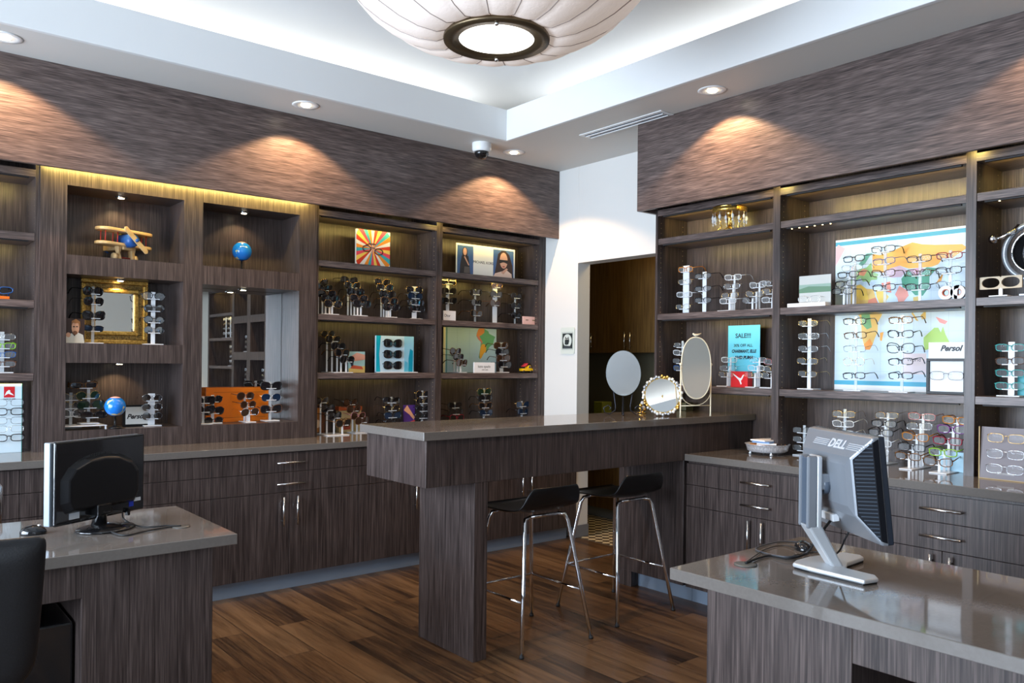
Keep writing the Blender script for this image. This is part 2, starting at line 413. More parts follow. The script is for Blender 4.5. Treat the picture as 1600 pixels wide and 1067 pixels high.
obj('worktop', MB().box(5.3, 5.9, 2.8, 6.28, .87, .91), M_STONE, lc, bevel=.002)
p = Vector((5.5, on_x(940, 640, 5.5).y, .912))
tag(obj('green_box', MB().box(p.x - .05, p.x + .08, p.y - .055, p.y + .055, .912, 1.06), ink(112, 118, 30), bevel=.006), 'olive green box on the worktop beyond the opening', 'box')
p = Vector((5.5, on_x(1072, 635, 5.5).y, .912))

# ================================================================== CASEWORK
ZL, ZR = .897, .889            # counter heights
YC, YF, YT = 4.70, 4.72, 4.765  # left: counter edge, door faces, toe kick
XC, XF, XT = 3.835, 3.855, 3.92 # right
YB, YBK = 5.12, 5.40
XB, XBK = 4.22, 4.535
def handle_bar(a, b, off):
    """bar pull from a to b standing off by vector off"""
    a = Vector(a); b = Vector(b); off = Vector(off); d = (b - a).normalized()
    mb = MB().tube([a + off, b + off], .0065, 8)
    for q in (a + d * .03, b - d * .03): mb.tube([q + off, q], .0045, 6)
    return mb
def base_unit_L(x0, x1, lab):
    t = thing('base_cabinet', lab, 'cabinet', ((x0 + x1) / 2, 5.0, 0), group=None)
    xm = (x0 + x1) / 2; ztop = ZL - .042; zs = [ztop - .002, .731, .607]
    obj('carcass', MB().box(x0 + .001, x1 - .001, YF + .019, YBK, .098, ztop), M_WOODV, t)
    obj('toe_kick', MB().box(x0, x1, YT, YT + .05, 0, .098), M_TOE, t)
    for k in range(2):
        d = obj('drawer', MB().box(x0 + .0015, x1 - .0015, YF, YF + .018, zs[k + 1] + .0015, zs[k] - .0015), M_WOODV, t, bevel=.001)
        zc = .791 if k == 0 else .661
        obj('handle', handle_bar((xm - .09, YF, zc), (xm + .09, YF, zc), (0, -.028, 0)), M_STEEL, d)
    for sgn in (-1, 1):
        xa, xb = (x0 + .0015, xm - .0015) if sgn < 0 else (xm + .0015, x1 - .0015)
        d = obj('door', MB().box(xa, xb, YF, YF + .018, .098, zs[2] - .0015), M_WOODV, t, bevel=.001)
        hx = xm + sgn * .045
        obj('handle', handle_bar((hx, YF, .404), (hx, YF, .582), (0, -.028, 0)), M_STEEL, d)
for i in range(4):
    x0 = .67 + .96 * i
    base_unit_L(x0, x0 + .96, ['dark laminate base cabinet of the left wall behind the black monitor', 'dark laminate base cabinet of the left wall between desk and bar', 'dark laminate base cabinet of the left wall behind the bar end panel', 'last base cabinet of the left wall, under the bar beside the white wall'][i])
base_unit_L(-.29, .67, 'dark laminate base cabinet of the left wall behind the leather chair')
base_unit_L(-1.25, -.29, 'dark laminate base cabinet of the left wall furthest from the bar')
obj('filler_panel', MB().box(4.51, XRW - .001, YF, YF + .018, .098, ZL - .042), M_WOODV); tag(bpy.context.scene.collection.objects[-1], 'narrow laminate filler strip between last base cabinet and white wall', 'panel')
def base_unit_R(y1, y0, lab):
    t = thing('base_cabinet', lab, 'cabinet', (4.2, (y0 + y1) / 2, 0))
    ym = (y0 + y1) / 2; ztop = ZR - .042; zs = [ztop - .012, .708, .580]
    obj('carcass', MB().box(XF + .019, XBK, y0 + .001, y1 - .001, .098, ztop), M_WOODV, t)
    obj('toe_kick', MB().box(XT, XT + .05, y0, y1, 0, .098), M_TOE, t)
    for k in range(2):
        d = obj('drawer', MB().box(XF, XF + .018, y0 + .0015, y1 - .0015, zs[k + 1] + .0015, zs[k] - .0015), M_WOODV, t, bevel=.001)
        zc = .769 if k == 0 else .644
        obj('handle', handle_bar((XF, ym - .09, zc), (XF, ym + .09, zc), (-.028, 0, 0)), M_STEEL, d)
    for sgn in (-1, 1):
        ya, yb = (y0 + .0015, ym - .0015) if sgn < 0 else (ym + .0015, y1 - .0015)
        d = obj('door', MB().box(XF, XF + .018, ya, yb, .098, zs[2] - .0015), M_WOODV, t, bevel=.001)
        hy = ym + sgn * .042
        obj('handle', handle_bar((XF, hy, .38), (XF, hy, .563), (-.028, 0, 0)), M_STEEL, d)
for i, lab in enumerate(['dark laminate base cabinet of the right wall next to the bar', 'dark laminate base cabinet of the right wall behind the silver monitor and desk', 'dark laminate base cabinet of the right wall beyond the desk end', 'dark laminate base cabinet of the right wall nearest the camera']):
    base_unit_R(3.04 - .97 * i, 3.04 - .97 * (i + 1), lab)
t = tag(obj('countertop', MB().box(-1.3, XRW - .002, YC, YBK, ZL - .04, ZL), M_STONE, bevel=.0025), 'long polished taupe stone countertop along the left wall', 'countertop')
t = tag(obj('countertop', MB().box(XC, XBK, -1.0, 3.04, ZR - .04, ZR), M_STONE, bevel=.0025), 'long polished taupe stone countertop along the right wall', 'countertop')

def pinholes(mb, fixed, axis, a_list, z0, z1, step=.0335):
    """little round holes with brass sleeves on a side panel; axis='x': panel lies in X=fixed plane"""
    mb.cur = 1; z = z0 + .03
    while z < z1 - .02:
        for a in a_list:
            pts = []
            for j in range(6):
                an = 2 * PI * j / 6
                if axis == 'x': pts.append((fixed, a + .0034 * math.cos(an), z + .0034 * math.sin(an)))
                else: pts.append((a + .0034 * math.cos(an), fixed, z + .0034 * math.sin(an)))
            mb.add(pts, [tuple(range(6))])
        z += step
    mb.cur = 0
SHELF_P = 1.5
SHW = [.75, .45, .22, .16]
SHR = [1.5, .5, .35, .25]
def bookcase_L(x0, x1, ztop, shelves, lab, left=True, right=True, wl=.02, wr=.05, dots=None):
    t = thing('bookcase', lab, 'shelf', ((x0 + x1) / 2, 5.3, ZL))
    if left:
        m = MB().box(x0 - wl, x0, YB, YBK, ZL, 2.60); pinholes(m, x0 + .0006, 'x', (YB + .035, YBK - .05), ZL, 2.42); obj('side_panel', m, [M_WOODV, M_PINHOLE], t)
    if right:
        m = MB().box(x1, x1 + wr, YB, YBK, ZL, 2.60); pinholes(m, x1 - .0006, 'x', (YB + .035, YBK - .05), ZL, 2.42); obj('side_panel', m, [M_WOODV, M_PINHOLE], t)
    obj('back_panel', MB().box(x0 - .01, x1 + .01, YBK, YBK + .018, ZL, 2.6), M_WOODV, t)
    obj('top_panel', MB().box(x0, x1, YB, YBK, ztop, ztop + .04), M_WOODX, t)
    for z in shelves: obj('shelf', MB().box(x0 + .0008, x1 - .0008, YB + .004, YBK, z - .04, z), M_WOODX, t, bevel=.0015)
    for k, z in enumerate([ztop] + [s - .04 for s in shelves]):
        obj('led_strip', MB().box(x0 + .03, x1 - .03, YB + .018, YB + .034, z - .007, z), M_DARK, t)
        area_light('shelf_led', ((x0 + x1) / 2, YB + .045, z - .012), (0, .9, -.45), x1 - x0 - .08, .012, SHELF_P * SHW[k], LEDC, 130, (1, 0, 0))
    return t

bC = bookcase_L(2.485, 3.457, 2.42, [2.112, 1.742, 1.335], 'open shelving bay right of the niche panel, holding the sunburst print', left=True, wl=.02, wr=.053)
bD = bookcase_L(3.513, 4.50, 2.42, [2.116, 1.742, 1.332], 'open shelving bay at the end of the left wall, beside white wall', left=False, wr=.03)
obj('end_panel', MB().box(4.534, 4.572, YB, YBK, ZL, 2.60), M_WOODV, bD)
bA = bookcase_L(-.16, .79, 2.42, [2.108, 1.737, 1.333], 'open shelving bay at the far left edge of the photo', left=True, wr=.02)
# niche panel
npn = thing('niche_cabinet', 'wall panel of five square display niches with puck lights', 'cabinet', (1.6, 5.2, ZL))
NX = [(.944, 1.583), (1.699, 2.339)]
NICH = [(0, 2.006, 2.397), (1, 2.006, 2.400), (0, 1.506, 1.897), (0, 1.008, 1.394), (1, 1.008, 1.890)]
x0, x1, z0, z1 = .81, 2.463, ZL, 2.60
xs = [x0, NX[0][0], NX[0][1], NX[1][0], NX[1][1], x1]
fp = MB(); YP = YB - .012
fp.box(xs[0], xs[1], YP, YB + .01, z0, z1).box(xs[2], xs[3], YP, YB + .01, z0, z1).box(xs[4], xs[5], YP, YB + .01, z0, z1)
for c, zz in ((0, [z0, 1.008, 1.394, 1.506, 1.897, 2.006, 2.397, z1]), (1, [z0, 1.008, 1.890, 2.006, 2.40, z1])):
    for k in range(0, len(zz) - 1, 2): fp.box(NX[c][0], NX[c][1], YP, YB + .01, zz[k], zz[k + 1])
obj('face_panel', fp, M_WOODV, npn)
for c, a, b in NICH:
    xa, xb = NX[c]
    nb = MB().box(xa - .012, xa, YB + .01, YBK, a - .012, b + .012).box(xb, xb + .012, YB + .01, YBK, a - .012, b + .012)
    nb.box(xa, xb, YB + .01, YBK, a - .012, a).box(xa, xb, YB + .01, YBK, b, b + .012).box(xa, xb, YBK - .004, YBK + .004, a, b)
    n = obj('niche', nb, M_WOODV, npn)
    xm = (xa + xb) / 2; ym = YB + .15
    obj('puck_light', MB().lathe([(.034, 0), (.034, -.006), (.024, -.008), (.0001, -.008)][::-1], 20, (xm, ym, b)), M_STEEL, n)
    obj('lamp_face', MB().lathe([(.0001, -.0102), (.017, -.0102), (.017, -.008)], 16, (xm, ym, b)), M_LED, n)
    spot_light('niche_spot', (xm, ym, b - .014), (0, .25, -1), 4.5, (1.0, .74, .38), 112, .5, .012)
tag(obj('niche_mirror', MB().box(NX[1][0] + .002, NX[1][1] - .002, YBK - .012, YBK - .006, 1.010, 1.888), M_MIRROR), 'tall frameless mirror filling the back of the lower right niche', 'mirror')
# LED strip behind the left bulkhead that washes the niche panel
area_light('bulkhead_led', (1.637, BLY + .05, BLZ + .045), (0, .8, -.5), 1.6, .012, 8.0, LEDC, 150, (1, 0, 0))
area_light('bulkhead_led_small', (3.485, BLY + .05, BLZ + .045), (0, .8, -.5), .08, .012, .35, LEDC, 150)
for yy in (2.684, 1.617):
    area_light('bulkhead_led_right', (BRX + .05, yy, BRZ + .045), (.8, 0, -.5), .06, .012, .35, LEDC, 150, (0, 1, 0))

def bookcase_R(y1, y0, ztop, shelves, lab, zbot=ZR, wl=.018, wr=.047, left=False, right=True, zls=None, dots=None):
    """y1 > y0; seen from the room y1 is the left side"""
    t = thing('bookcase', lab, 'shelf', (4.4, (y0 + y1) / 2, ZR))
    if left:
        m = MB().box(XB, XBK, y1, y1 + wl, zls or zbot, 2.60); pinholes(m, y1 - .0006, 'y', (XB + .035, XBK - .05), zls or zbot, 2.42); obj('side_panel', m, [M_WOODV, M_PINHOLE], t)
    if right:
        m = MB().box(XB, XBK, y0 - wr, y0, zbot, 2.60); pinholes(m, y0 - wr - .0006, 'y', (XB + .035, XBK - .05), zbot, 2.42); obj('side_panel', m, [M_WOODV, M_PINHOLE], t)
    obj('back_panel', MB().box(XBK, XBK + .018, y0 - .01, y1 + .01, zbot, 2.6), M_WOODV, t)
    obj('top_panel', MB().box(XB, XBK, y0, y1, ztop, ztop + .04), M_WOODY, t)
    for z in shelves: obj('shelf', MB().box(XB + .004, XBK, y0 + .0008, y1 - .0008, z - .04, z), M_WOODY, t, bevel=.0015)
    for k, z in enumerate([ztop] + [s - .04 for s in shelves]):
        st = MB().box(XB + .018, XB + .034, y0 + .03, y1 - .03, z - .007, z); st.cur = 1
        if k == 1 and dots:
            for q in dots: st.cbox((XB + .026, q, z - .0085), .006, .006, .003)
        obj('led_strip', st, [M_DARK, M_LEDY], t)
        area_light('shelf_led', (XB + .045, (y0 + y1) / 2, z - .012), (.9, 0, -.45), y1 - y0 - .08, .012, SHELF_P * SHR[k], LEDC, 130, (0, 1, 0))
    return t
SR = [2.266, 1.758, 1.280]
bookcase_R(3.590, 2.708, 2.42, SR, 'open shelving bay of the right wall behind the table mirrors', left=True, zls=1.106)
bookcase_R(2.661, 1.640, 2.42, SR, 'open shelving bay of the right wall holding the world map', dots=[2.60 - .048 * k for k in range(6)])
bookcase_R(1.593, .66, 2.42, SR, 'open shelving bay at the right edge of the photo', wr=.03, dots=[1.50])
# niche panel and far bay of the right wall (seen only in mirrors)
np2 = thing('niche_cabinet', 'panel of square niches on the right wall, seen only in the niche mirror', 'cabinet', (4.3, 0, ZR))
fp = MB(); ya, yb = -.62, .62; cols = [(-.54, -.06), (.06, .54)]
fp.box(XB - .012, XB + .01, ya, -.54, ZR, 2.6).box(XB - .012, XB + .01, -.06, .06, ZR, 2.6).box(XB - .012, XB + .01, .54, yb, ZR, 2.6)
for (a, b) in cols:
    zz = [ZR, 1.0, 1.42, 1.53, 1.93, 2.03, 2.40, 2.6]
    for k in range(0, 7, 2): fp.box(XB - .012, XB + .01, a, b, zz[k], zz[k + 1])
fp.box(XBK, XBK + .018, ya, yb, ZR, 2.6)
for (a, b) in cols:
    for z in (.99, 1.43, 1.52, 1.94, 2.02, 2.41): fp.box(XB + .01, XBK, a, b, z - .005, z + .005)
    fp.box(XB + .01, XBK, a - .01, a, ZR, 2.6).box(XB + .01, XBK, b, b + .01, ZR, 2.6)
obj('face_panel', fp, M_WOODV, np2)
bookcase_R(-.65, -1.6, 2.42, [2.1, 1.74, 1.33], 'open shelving bay of the right wall nearest the camera, seen in the mirror')
area_light('bulkhead_led_far', (BRX + .05, -.1, BRZ + .045), (.8, 0, -.5), 1.4, .012, 3.0, LEDC, 150, (0, 1, 0))

# ---- bar
bar = thing('bar_counter', 'raised dark laminate bar with taupe stone top and slab leg', 'counter', (3.2, 3.3, 0))
obj('countertop', MB().box(1.981, 4.53, 3.02, 3.605, 1.065, 1.105), M_STONE, bar, bevel=.0025)
obj('apron', MB().box(2.009, 4.53, 3.044, 3.580, .849, 1.065), M_WOODV, bar, bevel=.002)
obj('end_leg', MB().box(2.286, 2.365, 3.046, 3.519, 0, .849), M_WOODV, bar, bevel=.002)
obj('base_cabinet', MB().box(3.855, 4.53, 3.06, 3.583, .098, .849).box(3.855, 3.95, 3.47, 3.583, 0, .098), M_WOODV, bar, bevel=.002)
obj('toe_kick', MB().box(3.92, 3.96, 3.042, 3.48, 0, .098), M_TOE, bar)
# ---- left desk
dl = thing('desk', 'dark laminate desk with taupe stone top at the lower left', 'desk', (.2, 3.4, 0))
obj('desktop', MB().box(-1.1, 1.148, 3.03, 3.775, .718, .758), M_STONE, dl, bevel=.0025)
obj('pedestal', MB().box(.62, 1.064, 3.052, 3.74, 0, .717), M_WOODV, dl, bevel=.002)
obj('pedestal', MB().box(-1.0, -.55, 3.052, 3.74, 0, .717), M_WOODV, dl, bevel=.002)
obj('apron', MB().box(-.55, .62, 3.052, 3.09, .60, .717), M_WOODV, dl, bevel=.002)
obj('modesty_panel', MB().box(-.55, .62, 3.70, 3.72, .05, .717), M_WOODV, dl)
pc = thing('computer_tower', 'black computer tower standing in the left desk kneehole', 'computer', (.52, 3.35, 0))
obj('case', MB().box(.43, .612, 3.14, 3.58, 0, .50), M_BLACKGLOSS, pc, bevel=.008)
obj('handle', MB().tube([(.52, 3.135, .30), (.52, 3.12, .29), (.52, 3.12, .20), (.52, 3.135, .19)], .006, 6), M_BLACK, pc)
# ---- right desk
dr = thing('desk', 'dark laminate desk with taupe stone top at the lower right', 'desk', (2.45, .6, 0))
obj('desktop', MB().box(2.062, 2.845, -.7, 1.690, .722, .760), M_STONE, dr, bevel=.0025)
obj('pedestal', MB().box(2.09, 2.80, 1.088, 1.562, 0, .721), M_WOODV, dr, bevel=.002)
obj('pedestal', MB().box(2.09, 2.80, -.62, -.15, 0, .721), M_WOODV, dr, bevel=.002)
obj('apron', MB().box(2.09, 2.13, -.15, 1.088, .62, .721), M_WOODV, dr, bevel=.002)
obj('modesty_panel', MB().box(2.74, 2.76, -.15, 1.088, .05, .721), M_WOODV, dr)
# ================================================================== EYEWEAR
FR = {   # frame colours
 'black': mat('frame_black', (.010, .010, .012), .18, coat=.4), 'tortoise': noise_mat('frame_tortoise', (.035, .014, .006), (.20, .09, .025), nscale=90, rough=.2),
 'gold': mat('frame_gold', (.75, .50, .16), .2, 1.0), 'silver': mat('frame_silver', (.70, .71, .73), .18, 1.0), 'grey': mat('frame_gunmetal', (.12, .12, .13), .25, .9),
 'purple': mat('frame_purple', (.16, .03, .20), .2), 'red': mat('frame_red', (.28, .012, .03), .2), 'green': mat('frame_green', (.22, .46, .03), .25),
 'blue': mat('frame_blue', (.02, .10, .32), .2), 'clear': mat('frame_clear', (.78, .80, .82), .12), 'white': mat('frame_white', (.78, .78, .78), .25),
 'brown': mat('frame_brown', (.10, .045, .025), .22), 'orange': mat('frame_amber', (.45, .16, .02), .22), 'pink': mat('frame_rose', (.50, .20, .20), .3, .5),
 'teal': mat('frame_teal', (.05, .32, .30), .22)}
LN = {'dark': mat('lens_dark', (.012, .011, .013), .04, spec=.9), 'brown': mat('lens_brown', (.045, .020, .010), .04, spec=.9), 'blue': mat('lens_blue', (.012, .03, .07), .03, spec=1.0, metal=.3),
      'clear': M_PLASTICLENS, 'green': mat('lens_green', (.012, .03, .018), .04, spec=.9), 'mirror': mat('lens_mirrored', (.35, .42, .50), .05, 1.0)}
def lens_outline(shape, n=18):
    pts = []
    for i in range(n):
        a = 2 * PI * i / n; c, s = math.cos(a), math.sin(a)
        if shape == 'round': x, z = .024 * c, .023 * s
        elif shape == 'aviator':
            x = .029 * (abs(c) ** .85) * (1 if c > 0 else -1); z = .025 * (abs(s) ** .85) * (1 if s > 0 else -1)
            if z < 0: x = x * (1 - .22 * (-z / .025)) + .004 * (-z / .025)
        elif shape == 'big':
            x = .032 * (abs(c) ** .75) * (1 if c > 0 else -1); z = .026 * (abs(s) ** .75) * (1 if s > 0 else -1)
            if z > 0: z += .004 * (x / .032)
        elif shape == 'wrap':
            x = .033 * (abs(c) ** .7) * (1 if c > 0 else -1); z = .018 * (abs(s) ** .8) * (1 if s > 0 else -1)
            if z < 0: z *= (1 - .3 * (x / .033))
        elif shape == 'cat':
            x = .027 * (abs(c) ** .8) * (1 if c > 0 else -1); z = .018 * (abs(s) ** .8) * (1 if s > 0 else -1)
            if z > 0: z += .006 * max(x / .027, 0)
        else:   # rect
            x = .027 * (abs(c) ** .6) * (1 if c > 0 else -1); z = .0165 * (abs(s) ** .65) * (1 if s > 0 else -1)
        pts.append((x, z))
    return pts
_gl = {}
def glasses_meshes(shape, thick):
    """front, lens right/left, temple right/left; local: facing -Y, bridge at origin, +x to the viewer's right"""
    k = (shape, thick)
    if k in _gl: return _gl[k]
    cx = {'round': .033, 'aviator': .035, 'big': .037, 'wrap': .036, 'cat': .035, 'rect': .035}[shape]
    out = lens_outline(shape); fr = MB(); wrapc = lambda x: .55 * x * x + (.9 * x * x if shape == 'wrap' else 0)
    hx = 0
    for s in (1, -1):
        p = [(s * (cx + x), wrapc(cx + x), z) for x, z in out]
        fr.tube(p, thick, 6, closed=True)
    w = cx + max(x for x, z in out)
    fr.tube([(-(cx - .024), wrapc(.01), .004), (-.005, -.001, .009), (.005, -.001, .009), (cx - .024, wrapc(.01), .004)], thick * 1.05, 6)
    for s in (1, -1): fr.tube([(s * (w - .003), wrapc(w), .009), (s * (w + .004), wrapc(w) + .004, .010)], thick * 1.3, 6)
    lens = []
    for s in (1, -1):
        m = MB(); m.sm = True; vs = [(s * cx, wrapc(cx) - .0015, 0)] + [(s * (cx + x), wrapc(cx + x), z) for x, z in out]
        n = len(out); m.add(vs, [(0, 1 + (i + 1) % n, 1 + i) if s > 0 else (0, 1 + i, 1 + (i + 1) % n) for i in range(n)]); lens.append(m.mesh('lens', M_INK))
    tmp = []
    for s in (1, -1):
        y0 = wrapc(w) + .004
        m = MB().tube([(s * (w + .004), y0, .010), (s * (w + .003), y0 + .05, .010), (s * w, y0 + .095, .008), (s * (w - .002), y0 + .118, -.006), (s * (w - .004), y0 + .135, -.028)], thick, 6,
                      rs=[thick * 1.15, thick, thick * .95, thick * 1.25, thick * 1.4])
        tmp.append(m.mesh('temple', M_INK))
    _gl[k] = (fr.mesh('front_frame', M_INK), lens, tmp, w)
    return _gl[k]
def setmat(o, m):
    o.material_slots[0].link = 'OBJECT'; o.material_slots[0].material = m
NG = [0]
protos = {}
def glasses(shape, col, lens, M, label, group, sun, scale=1.0, rimless=False):
    """one pair: a front frame that parents two lenses and two temples, copied from a prototype of its shape"""
    thick = .0009 if col in ('gold', 'silver', 'grey') or rimless else (.0026 if sun else (.0024 if col in ('black', 'tortoise', 'red', 'purple', 'green', 'teal', 'brown', 'orange') else .0017))
    key = (shape, thick)
    front, lenses, temples, w = glasses_meshes(shape, thick)
    if key not in protos:
        r = bpy.data.objects.new('spectacles', front); kids = [bpy.data.objects.new('lens', lenses[0]), bpy.data.objects.new('lens', lenses[1]), bpy.data.objects.new('temple', temples[0]), bpy.data.objects.new('temple', temples[1])]
        protos[key] = (r, kids)
    r0, k0 = protos[key]
    r = r0.copy(); r.name = 'sunglasses' if sun else 'eyeglasses'; COL.objects.link(r)
    r.matrix_world = M @ Matrix.Scale(scale, 4)
    setmat(r, FR[col])
    for q in k0:
        c = q.copy(); COL.objects.link(c); c.parent = r
        setmat(c, LN[lens] if q.name.startswith('lens') else FR[col])
    tag(r, label, 'sunglasses' if sun else 'eyeglasses', group)
    NG[0] += 1
    return r
ORD = {1: ['only'], 2: ['upper', 'lower'], 3: ['top', 'middle', 'lowest'], 4: ['top', 'second', 'third', 'lowest'], 5: ['top', 'second', 'middle', 'fourth', 'lowest'], 6: ['top', 'second', 'third', 'fourth', 'fifth', 'lowest']}
def front_plane(wall, px, py, depth):
    if wall == 'L': return on_y(px, py, YB + depth)
    return on_x(px, py, XB + depth)
def display(wall, kind, z, depth, pairs, place, sun=True, cols='black', lens='dark', shapes=('big',), yaw=0.0, seed=0, tilt=.12, scale=1.0, colw=.016, dstep=.03, slab=False, rimless=False):
    """acrylic stand (tower or staircase) with the pairs it carries; pairs = photo pixels of each bridge, highest first"""
    rnd = random.Random(seed + len(pairs) * 7)
    n = len(pairs); rz = (RW if wall == 'R' else 0.0)
    deps = [depth - (dstep * i if kind == 'stair' else 0) for i in range(n)]
    P = [front_plane(wall, px, py, d) for (px, py), d in zip(pairs, deps)]
    back = Vector((0, 1, 0)) if wall == 'L' else Vector((1, 0, 0)); side = Vector((1, 0, 0)) if wall == 'L' else Vector((0, -1, 0))
    cen = P[0].copy() if kind == 'tower' else (P[0] + P[-1]) / 2
    if kind == 'tower': cen = sum((p for p in P), Vector((0, 0, 0))) / n
    base = Vector((cen.x, cen.y, z + .0006)); base += back * (.020 if kind == 'tower' else .0)
    st = thing('glasses_stand', 'acrylic stand, ' + {2: 'two', 3: 'three', 4: 'four', 5: 'five'}[n] + (' sunglasses, ' if sun else ' eyeglasses, ') + place, 'display stand', base, rz, 'acrylic glasses stands')
    inv = (T(base) @ RZ(rz)).inverted()
    if kind == 'tower':
        part('base_plate', MB().box(-.05, .05, -.045, .045, 0, .006), M_ACRYLW, st, bevel=.001)
        ztop = P[0].z - base.z + .028
        cm = MB().box(-colw / 2, colw / 2, -.003, .003, .006, ztop)
        part('column', cm, M_ACRYLW if slab else M_ACRYL, st, bevel=.0008)
        for p in P:
            q = inv @ p
            part('rest_bar', MB().box(-.034 + q.x * .6, .034 + q.x * .6, -.024, -.003, q.z - .019, q.z - .015), M_ACRYLW, st)
    else:
        qs = [inv @ p for p in P]
        x0 = min(q.x for q in qs) - .03; x1 = max(q.x for q in qs) + .03; y0 = min(q.y for q in qs) - .03; y1 = max(q.y for q in qs) + .045
        part('base_plate', MB().box(x0, x1, y0, y1, 0, .005), M_ACRYLW, st, bevel=.001)
        for q in qs:
            part('post', MB().box(q.x - .006, q.x + .006, q.y + .018, q.y + .022, .005, q.z + .014), M_ACRYLW, st)
            part('rest_bar', MB().box(q.x - .04, q.x + .04, q.y + .004, q.y + .018, q.z - .018, q.z - .014), M_ACRYLW, st)
    cl = cols if isinstance(cols, (list, tuple)) else [cols]; ll = lens if isinstance(lens, (list, tuple)) else [lens]
    for i, p in enumerate(P):
        c = cl[i % len(cl)]; l = ll[i % len(ll)]; sh = shapes[i % len(shapes)]
        yw = yaw + rnd.uniform(-.10, .10)
        M = T(p) @ RZ(rz + yw) @ RX(tilt + rnd.uniform(-.05, .05)) @ RY(rnd.uniform(-.04, .04))
        cn = {'grey': 'gunmetal', 'clear': 'clear', 'orange': 'amber', 'pink': 'rose'}.get(c, c)
        kind_w = 'sunglasses' if sun else 'eyeglasses'
        glasses(sh, c, l, M, '%s %s, %s tier of stand %s' % (cn, kind_w, ORD[n][i], place), 'sunglasses on stands' if sun else 'eyeglasses on stands', sun, scale, rimless)
    return st
# ---- left wall, bays C and D
z1, z2, z3 = 2.112, 1.742, 1.335
BK = ['black', 'gold', 'black', 'tortoise', 'black']
display('L', 'stair', z2, .17, [(499, 441), (506, 450), (511, 459), (517, 467), (521, 475)], 'cut off by the niche panel above the curved post', cols=['gold', 'black', 'tortoise', 'black', 'gold'], seed=1)
display('L', 'stair', z2, .17, [(546, 438), (551, 446), (556, 456), (561, 466), (566, 475)], 'below the sunburst print, left one', cols=BK, seed=2)
display('L', 'stair', z2, .17, [(598, 441), (602, 449), (606, 460), (609, 470), (612, 480)], 'below the sunburst print, right one', cols=['gold', 'gold', 'black', 'tortoise', 'black'], seed=3)
display('L', 'tower', z2, .10, [(648, 453), (649, 463), (650, 473), (652, 483)], 'in front of the divider on the second shelf', cols=['gold', 'black', 'black', 'black'], lens=['dark', 'blue', 'mirror', 'dark'], seed=4, colw=.04, slab=True)
display('L', 'stair', z3, .18, [(513, 522), (521, 530), (529, 541), (535, 551), (543, 562)], 'left of the pastel picture card', cols=['gold', 'gold', 'black', 'tortoise', 'black'], seed=5, shapes=('aviator', 'big'), yaw=.3)
display('L', 'stair', ZL, .15, [(503, 626), (513, 638), (524, 650), (537, 661)], 'on the counter beside the orange framed picture', cols=['gold', 'black', 'black', 'tortoise'], seed=6, yaw=.35, dstep=.045)
display('L', 'stair', ZL, .20, [(548, 629), (553, 639), (560, 650), (566, 657)], 'on the counter before the orange cream box', cols=['black', 'brown', 'pink', 'brown'], lens='brown', seed=7, yaw=.25, dstep=.035)
display('L', 'tower', ZL, .10, [(612, 626), (613, 638), (614, 649), (615, 660)], 'left of the purple card on the counter', cols=['black', 'gold', 'black', 'black'], lens=['mirror', 'dark', 'blue', 'dark'], seed=8)
display('L', 'tower', ZL, .10, [(661, 616), (662, 627), (662, 639), (662, 650)], 'right of the purple card on the counter', cols=['gold', 'gold', 'black', 'black'], lens='dark', shapes=('aviator', 'big'), seed=9)
display('L', 'tower', z2, .12, [(701, 440), (702, 455), (702, 470)], 'behind the small white brand card', cols=['gold', 'black', 'black'], seed=10, colw=.03, slab=True)
display('L', 'tower', z2, .15, [(744, 457), (745, 473), (745, 490)], 'between white brand card and gold topped stand', cols=['black', 'black', 'tortoise'], seed=11, yaw=.25)
display('L', 'tower', z2, .12, [(777, 446), (776, 460), (774, 474)], 'under the advertising print with two women', cols=['gold', 'black', 'brown'], lens=['brown', 'dark', 'brown'], seed=12, yaw=.2, colw=.045, slab=True)
display('L', 'tower', z2, .15, [(807, 463), (807, 478), (807, 493)], 'left of the small pink card', cols=['black', 'black', 'black'], seed=13, yaw=.2)
display('L', 'stair', z3, .16, [(712, 549), (717, 558), (722, 567)], 'in front of the South America map', cols=['tortoise', 'black', 'brown'], lens=['dark', 'dark', 'brown'], seed=14, yaw=.3)
display('L', 'tower', z3, .10, [(783, 540), (785, 550), (787, 560), (789, 570)], 'between the map and the yellow toy car', cols=['tortoise', 'black', 'brown', 'black'], lens=['brown', 'dark', 'brown', 'dark'], seed=15, colw=.035)
display('L', 'tower', ZL, .16, [(711, 634), (713, 644), (714, 653)], 'leftmost on the counter below the South America map', cols=['black', 'black', 'red'], seed=16)
display('L', 'tower', ZL, .12, [(757, 612), (758, 622), (759, 634), (760, 645)], 'tallest on the counter below the South America map', cols=['gold', 'black', 'tortoise', 'black'], lens=['green', 'dark', 'dark', 'blue'], seed=17)
display('L', 'tower', ZL, .12, [(817, 632), (818, 643)], 'on the counter nearest the white wall', cols=['gold', 'black'], lens=['blue', 'blue'], seed=18)
# niches
display('L', 'tower', 1.506, .10, [(146, 455), (147, 471), (147, 493), (146, 513)], 'before the gilt mirror, left', cols=['black', 'grey', 'black', 'black'], lens=['dark', 'dark', 'dark', 'blue'], seed=19, shapes=('aviator', 'aviator', 'big', 'rect'), yaw=.45)
display('L', 'tower', 1.506, .08, [(240, 463), (241, 482), (241, 500), (241, 516)], 'before the gilt mirror, right', cols=['black', 'black', 'black', 'grey'], lens=['clear', 'mirror', 'mirror', 'mirror'], seed=20, shapes=('aviator', 'round', 'round', 'round'), yaw=-.1, colw=.024, slab=True)
display('L', 'tower', 1.035, .10, [(131, 602), (138, 618), (142, 633), (147, 648)], 'left of the blue globe in the lower niche', cols=['tortoise', 'gold', 'black', 'black'], lens=['dark', 'green', 'green', 'dark'], seed=21, shapes=('rect', 'round', 'aviator', 'rect'), scale=1.12)
